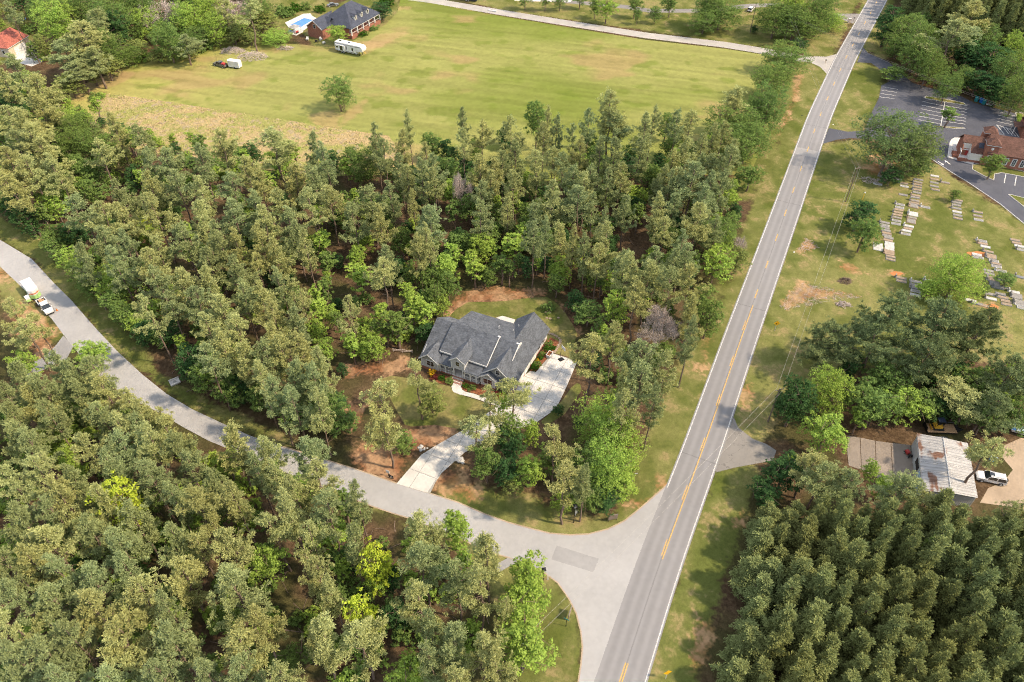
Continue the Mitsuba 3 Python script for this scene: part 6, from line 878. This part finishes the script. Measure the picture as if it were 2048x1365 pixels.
for row, tx in rows.items():
    L_ = [q.split() for q in tx.split(',')]
    for i, q in enumerate(L_):
        x, y, m_ = float(q[0]), float(q[1]), q[2]; o_ = q[3] if len(q) > 3 else ''; fr = Fr(zg(x, y), ga - 15.5 + 0.0 * x + rng.normal(0, 1.0)); w_ = 1.05 if 'b' in o_ else .48; lg = 1.15
        mn = {'w': 'white', 'g': 'grey', 't': 'tan', 'd': 'dark grey'}[m_]
        k = thing('grave', f"{mn} {'double ' if 'b' in o_ else ''}grave slab {'with headstone ' if 'h' in o_ else ''}{row}, {nth(i + 1)} of {words(len(L_))}", 'grave', 'graves in the cemetery')
        put(k + '__slab', MB().hull8((-lg, lg, -w_, w_), .0, (-lg + .04, lg - .04, -w_ + .04, w_ - .04), .16), GR[m_], fr)
        if rng.uniform() < .5: put(k + '__ledger', MB().box(-lg + .2, lg - .2, -w_ + .16, w_ - .16, .16, .20), 'm_stone_grey' if m_ != 'g' else 'm_stone_tan', fr)
        if 'h' in o_: hh = rng.uniform(.7, 1.0); put(k + '__headstone', MB().box(-lg - .38, -lg + .02, -w_ * .85, w_ * .85, 0, .22).box(-lg - .3, -lg - .08, -w_ * .68, w_ * .68, .22, hh), GR[m_] if rng.uniform() < .6 else 'm_stone_grey', fr)
for x, y, R_ in ((1215, 742, 2.0), (550, 900, 1.2), (1330, 1175, 1.4)):
    k_ = num('clay_patch'); struct(k_); _taken.discard(k_); a = np.arange(14) * .449; rr = R_ * rng.uniform(.7, 1.1, 14); put(k_, MB().sheet(zg(x, y) + np.c_[np.cos(a) * rr * 1.3, np.sin(a) * rr * .7], .011), 'm_clay')
# stumps, brush, branches
def heap(name, label, p, R, H, n, m_='m_deadwood', cat='brush pile', sm=.035, L=(.8, 2.2)):
    k = thing(name, label, cat); M_ = MB(); r = np.random.default_rng(int(abs(p[0]) * 7) + n)
    for _ in range(n):
        a = r.uniform(0, 6.28); q = R * math.sqrt(r.uniform()); z = H * max(0, 1 - (q / R) ** 2) * r.uniform(.2, 1); d = r.normal(size=3); d[2] *= .35; d /= np.linalg.norm(d); l = r.uniform(*L); c = np.array([p[0] + q * math.cos(a) * 1.25, p[1] + q * math.sin(a) * .8, max(z, .08)])
        M_.tube([c - d * l / 2, c + r.normal(0, .12, 3), c + d * l / 2], [sm, sm * .9, sm * .4], 4, False)
    M_.V = [np.maximum(v, [-1e9, -1e9, .01]) for v in M_.V]; put(k + '__branch_heap', M_, m_); labels[k + '__branch_heap'] = {'kind': 'stuff', 'label': 'tangled dry branches'}
heap('brush_pile', 'large heap of dry grey branches in the hay field', zf(440, 590), 4.4, 2.0, 420); heap('brush_pile', 'smaller heap of dry branches left of the large heap', zf(230, 530), 3.6, 1.5, 300); heap('uprooted_stump', 'tangled uprooted stump between the heaps and the brick house', zf(775, 500), 2.4, .9, 90, cat='stump', sm=.06)
zq = lambda x, y, z=0: at(1366 + x / 3, 455 + y / 3, z)
heap('root_stump', 'dark uprooted stump in the cemetery under the wires, upper of two', zq(975, 325), 1.3, .9, 80, 'm_bark', 'stump', .07, (.5, 1.4)); heap('root_stump', 'pale uprooted stump in the cemetery, lower of two', zq(960, 465), 1.3, .8, 80, 'm_deadwood', 'stump', .06, (.5, 1.4)); heap('twig_heap', 'grey fallen twigs beside the cemetery oak', at(1738, 361), 1.9, .4, 70)
def litter(key, label, polys, n, L=(.25, 1.1), w=.025, m_='m_deadwood', seed=3):
    r = np.random.default_rng(seed); M_ = MB()
    for P_, n in zip(polys, n):
        P_ = Polygon(P_).buffer(0); x0, y0, x1, y1 = P_.bounds; got = 0
        while got < n:
            p = r.uniform([x0, y0], [x1, y1])
            if not P_.contains(Point(p)): continue
            got += 1; a = r.uniform(0, 6.28); l = r.uniform(*L); d = np.array([math.cos(a) * l, math.sin(a) * l]) / 2; M_.tube([[*(p - d), .04], [*(p + r.normal(0, .08, 2)), .07], [*(p + d), .05]], w, 3, False)
    put(key, M_, m_); labels[key] = {'kind': 'stuff', 'label': label}
litter('twig_litter', 'broken twigs and bark scattered on the bare soil under the wires', [[zq(*a) for a in ((570, 480), (700, 330), (900, 370), (1080, 420), (900, 440), (620, 500))], [zq(*a) for a in ((690, 130), (740, 60), (830, 120), (720, 150))], pts(S([(500, 1010), (700, 1000), (760, 1200), (560, 1220)], 1660, 130, .1905))], (420, 90, 200))
litter('fallen_branches', 'fallen dead branches and logs on the forest floor', [woods['mid'].exterior.coords, woods['sw'].exterior.coords], (420, 220), (1.2, 5.0), .06, 'm_bark', 8)
# ---------------------------------------------------------------- poles, wires, lamps, signs
def pole(p, h, label, cross=True, a=20):
    k = thing('utility_pole', label, 'utility pole'); fr = Fr(p, a); put(k + '__post', MB().tube([[0, 0, 0], [0, 0, h]], [.15, .10], 8), 'm_pole', fr)
    if cross: put(k + '__crossarm', MB().box(-.9, .9, -.05, .05, h - .35, h - .22), 'm_pole', fr); put(k + '__insulator', MB().tube([[-.8, 0, h - .22], [-.8, 0, h - .05]], .05).tube([[.8, 0, h - .22], [.8, 0, h - .05]], .05).tube([[0, 0, h], [0, 0, h + .15]], .05), 'm_galv', fr)
    return k
p1 = at(1691, 404); h1 = 10.5; p2 = at(1560, 778, 9.5); p3 = at(1046, 1288, 9.5); p4 = at(1568, 84); p5 = at(1500, 66)
pole(p1, h1, 'brown utility pole standing in the cemetery grass beside the through road'); put('utility_pole__guy_wire', MB().tube([[*p1, h1 - .6], [*at(1717, 364), 0.05]], .03, 4), 'm_wire'); pole(p2, 9.5, 'utility pole behind the glossy evergreen at the shed drive'); pole(p3, 9.5, 'utility pole in the bright tree at the junction corner'); pole(p4, 10, 'leaning utility pole among trees at the gravel drive mouth'); pole(p5, 11, 'bare pole in the trees left of the gravel drive mouth', False)
def wire(a, za, b, zb, sag, label, off=0, rw=.016):
    a, b = np.asarray(a), np.asarray(b); nn = np.array([(b - a)[1], -(b - a)[0]]) / np.linalg.norm(b - a) * off; t = np.linspace(0, 1, 25)[:, None]; P = (a + nn) * (1 - t) + (b + nn) * t; z = za * (1 - t) + zb * t - sag * 4 * t * (1 - t)
    k = thing('power_line', label, 'wire', 'overhead wires'); put(k, MB().tube(np.c_[P, z], rw, 4), 'm_wire')
for i, (o1, sd) in enumerate(((-.55, 'left'), (.55, 'right'))):
    wire(p1, h1 - .1, p2, 9.4, 1.0, f'{sd} overhead wire running beside the through road along the cemetery', o1); wire(p2, 9.4, p3, 9.4, .9, f'{sd} overhead wire crossing the through road and the junction', o1); wire(p1, h1 - .1, p4, 9.8, 1.6, f'{sd} overhead wire from the cemetery pole to the far roadside pole', o1, .012); wire(p4, 9.8, at(2060, 232, 9), 9, 1.6, f'{sd} overhead wire across the top of the church car park', o1, .010)
def lamp(p, h, label):
    k = thing('lamp_post', label, 'lamp post', 'black lamp posts at the junction'); fr = Fr(p, 10); put(k + '__post', MB().tube([[0, 0, 0], [0, 0, .6], [0, 0, h - .6]], [.11, .07, .05], 8), 'm_black', fr); put(k + '__lantern', MB().hull8((-.14, .14, -.14, .14), h - .6, (-.22, .22, -.22, .22), h - .15), 'm_offwhite', fr); put(k + '__cap', MB().hull8((-.34, .34, -.34, .34), h - .15, (-.05, .05, -.05, .05), h + .12), 'm_black', fr)
lamp(at(1147.3, 1045.4), 5.2, 'black lamp post on the lawn corner in front of the grove'); lamp(at(1086, 1171), 5.2, 'black lamp post on the small lawn inside the junction curve')
k = thing('meter_box', 'white meter box on a short post beside the lamp post', 'box'); fr = Fr(at(1151, 1031), 0); put(k + '__post', MB().box(-.06, .06, -.06, .06, 0, 1.0), 'm_trim', fr); put(k + '__box', MB().box(-.22, .22, -.12, .12, .7, 1.6), 'm_white', fr)
def board(name, label, cat, p, a, w, h0, h1, m_='m_black', posts=2, face=None):
    k = thing(name, label, cat); fr = Fr(p, a)
    for x in ((-w * .42, w * .42) if posts == 2 else (0,)): put(k + '__post', MB().box(x - .04, x + .04, .0, .08, 0, h1), 'm_black', fr)
    put(k + '__board', MB().box(-w / 2, w / 2, -.05, -.005, h0, h1), m_, fr)
    if face: put(k + '__face', MB().box(-w / 2 + .06, w / 2 - .06, -.062, -.052, h0 + .06, h1 - .06), face, fr)
    return k, fr
k, fr = board('entrance_sign', 'dark entrance sign with two posts at the lawn corner by the through road', 'sign', at(1225, 1042), 15, 1.7, .5, 1.7, 'm_pole'); put(k + '__arch_trim', MB().tube([[-.9, 0, 1.7], [-.45, 0, 1.85], [0, 0, 1.9], [.45, 0, 1.85], [.9, 0, 1.7]], .04), 'm_stone_grey', fr)
k, fr = board('entrance_sign', 'dark entrance sign seen edge-on inside the junction curve', 'sign', at(683 + 1368 / 3, 910 + 968 / 3), 70, 1.7, .5, 1.9, 'm_pole'); put(k + '__arch_trim', MB().tube([[-.9, 0, 1.9], [-.45, 0, 2.05], [0, 0, 2.1], [.45, 0, 2.05], [.9, 0, 1.9]], .04), 'm_stone_grey', fr)
k = thing('street_sign', 'thin street name sign on a black post inside the junction curve', 'sign'); fr = Fr(at(1131.8, 1253), 150); put(k + '__post', MB().tube([[0, 0, 0], [0, 0, 2.2]], .05), 'm_black', fr); put(k + '__blade', MB().box(-.45, .45, -.015, .015, 2.2, 2.42), 'm_teal', fr)
k = thing('street_sign', 'thin grey street sign on a pale post by the grove and through road', 'sign'); fr = Fr(at(683 + 1745 / 3, 910 + 160 / 3), 8); put(k + '__post', MB().tube([[0, 0, 0], [0, 0, 2.2]], .03), 'm_galv', fr); put(k + '__blade', MB().box(-.7, .7, -.015, .015, 2.2, 2.42), 'm_galv', fr)
k = thing('marker_post', 'pale double utility marker posts beside the second lamp post', 'post'); fr = Fr(at(1096, 1160), 0); put(k + '__post', MB().box(-.12, -.04, -.04, .04, 0, 1.5).box(.05, .12, -.04, .04, 0, 1.4), 'm_trim', fr)
k, fr = board('yard_sign', 'small white yard sign on a post left of the concrete drive', 'sign', at(777, 952.5), -25, .75, .9, 1.75, 'm_white', 1)
k, fr = board('address_sign', 'small black sign with a white letter A beside the concrete drive', 'sign', at(783, 957), -30, .95, .15, .95, 'm_black', 2)
V_, F_ = (lambda m: (np.array(m.vertices), np.array(m.faces)))(meshkit.text_mesh('A', .55, .01, True)); V_ = np.c_[V_[:, 0] - .2, -.062 - V_[:, 2], V_[:, 1] + .28]; put(k + '__letter', (V_, F_[:, ::-1]), 'm_white', fr)
def diamond(p, a, label, arrow):
    k = thing('warning_sign', label, 'road sign', 'yellow diamond road signs'); fr = Fr(p, a); put(k + '__post', MB().box(-.04, .04, 0, .05, 0, 1.7), 'm_galv', fr); q = .70
    put(k + '__plate', MB().plate([[0, -.02, 1.55], [q, -.02, 1.55 + q], [0, -.02, 1.55 + 2 * q], [-q, -.02, 1.55 + q]], [0, .015, 0]), 'm_sign', fr)
    if arrow: put(k + '__arrow', MB().plate([[-.06, -.035, 1.85], [.06, -.035, 1.85], [.06, -.035, 2.2], [-.06, -.035, 2.2]], [0, .012, 0]).plate([[-.06, -.035, 2.12], [.06, -.035, 2.2], [-.14, -.035, 2.38], [-.22, -.035, 2.28]], [0, .012, 0]).plate([[-.08, -.035, 2.4], [-.32, -.035, 2.36], [-.24, -.035, 2.18]], [0, .012, 0]), 'm_black', fr)
diamond(at(1549, 662), -6, 'yellow diamond sign with a black bend arrow right of the through road', True); diamond(at(1331, 1358), 14, 'yellow diamond sign at the bottom edge right of the through road', False)
k = thing('marker_post', 'yellow pipeline marker with a white cap in the cemetery grass', 'post'); fr = Fr(at(1724.5, 400), 0); put(k + '__post', MB().tube([[0, 0, 0], [0, 0, 2.2]], .06), 'm_sign', fr); put(k + '__cap', MB().tube([[0, 0, 2.2], [0, 0, 2.45]], [.22, .10], 8), 'm_white', fr)
for u, v, lb, a in ((1650.5, 127, 'black mailbox at the gravel drive mouth', -20), (1707, 42, 'dark mailbox beside a pale brick post at the farm drive', -20)):
    k = thing('mailbox', lb, 'mailbox'); fr = Fr(at(u, v), a); put(k + '__post', MB().box(-.06, .06, -.06, .06, 0, 1.0), 'm_wood', fr); put(k + '__box', MB().tube([[-.3, 0, 1.15], [.3, 0, 1.15]], .18, 10), 'm_black', fr)
k = thing('brick_post', 'pale brick mailbox pillar at the farm drive', 'pillar'); fr = Fr(at(1698, 46), 0); put(k + '__pillar', MB().box(-.4, .4, -.4, .4, 0, 1.5), 'm_mortar', fr); put(k + '__cap', MB().box(-.48, .48, -.48, .48, 1.5, 1.6), 'm_concrete', fr)
k = thing('storm_drain', 'square concrete drain box with a round lid in the side road verge', 'drain'); fr = Fr(at(350, 765), 35); put(k + '__slab', MB().box(-1.0, 1.0, -.85, .85, 0, .28).box(-1.0, 1.0, .6, .85, .28, .45), 'm_concrete', fr); put(k + '__lid', MB().tube([[0, -.1, .28], [0, -.1, .32]], .36, 16), 'm_gable', fr)
k = thing('culvert_pipe', 'short white drain pipe lying beside the gravel drive', 'pipe'); fr = two(at(977, 22), at(993, 24.5)); put(k, MB().tube([[0, 0, .25], [3.4, 0, .25]], .22, 10), 'm_white', fr)
for i, (u, v) in enumerate(((1666, 250), (1588, 505), (1604, 232))):
    k = thing('road_debris', ['pale scrap in the verge near the church drive', 'white hose coil dropped on the cemetery verge', 'small dark rubbish in the left verge of the through road'][i], 'litter'); a = np.arange(6) * 1.05; put(k, MB().prism(np.c_[np.cos(a) * .3, np.sin(a) * .18], 0, .08), ['m_offwhite', 'm_white', 'm_black'][i], Fr(at(u, v), 30 * i))
k = thing('white_rocks', 'heap of pale rocks where the concrete drive curves', 'rock pile'); r = np.random.default_rng(5)
for q in range(26):
    c_ = at(683 + (490 if q < 12 else 720) / 3 + r.normal(0, 5), (455 + 1325 / 3 if q < 12 else 910 + 30 / 3) + r.normal(0, 3)); s_ = r.uniform(.15, .4); m = trimesh.creation.icosphere(1, s_); V = np.array(m.vertices) * [1, 1, .7] * (1 + .3 * (meshkit.noise(np.array(m.vertices) * 4 + q)[:, None] - .5)); put(k + '__rock', (V + [*c_, s_ * .4], m.faces), 'm_stone_white')
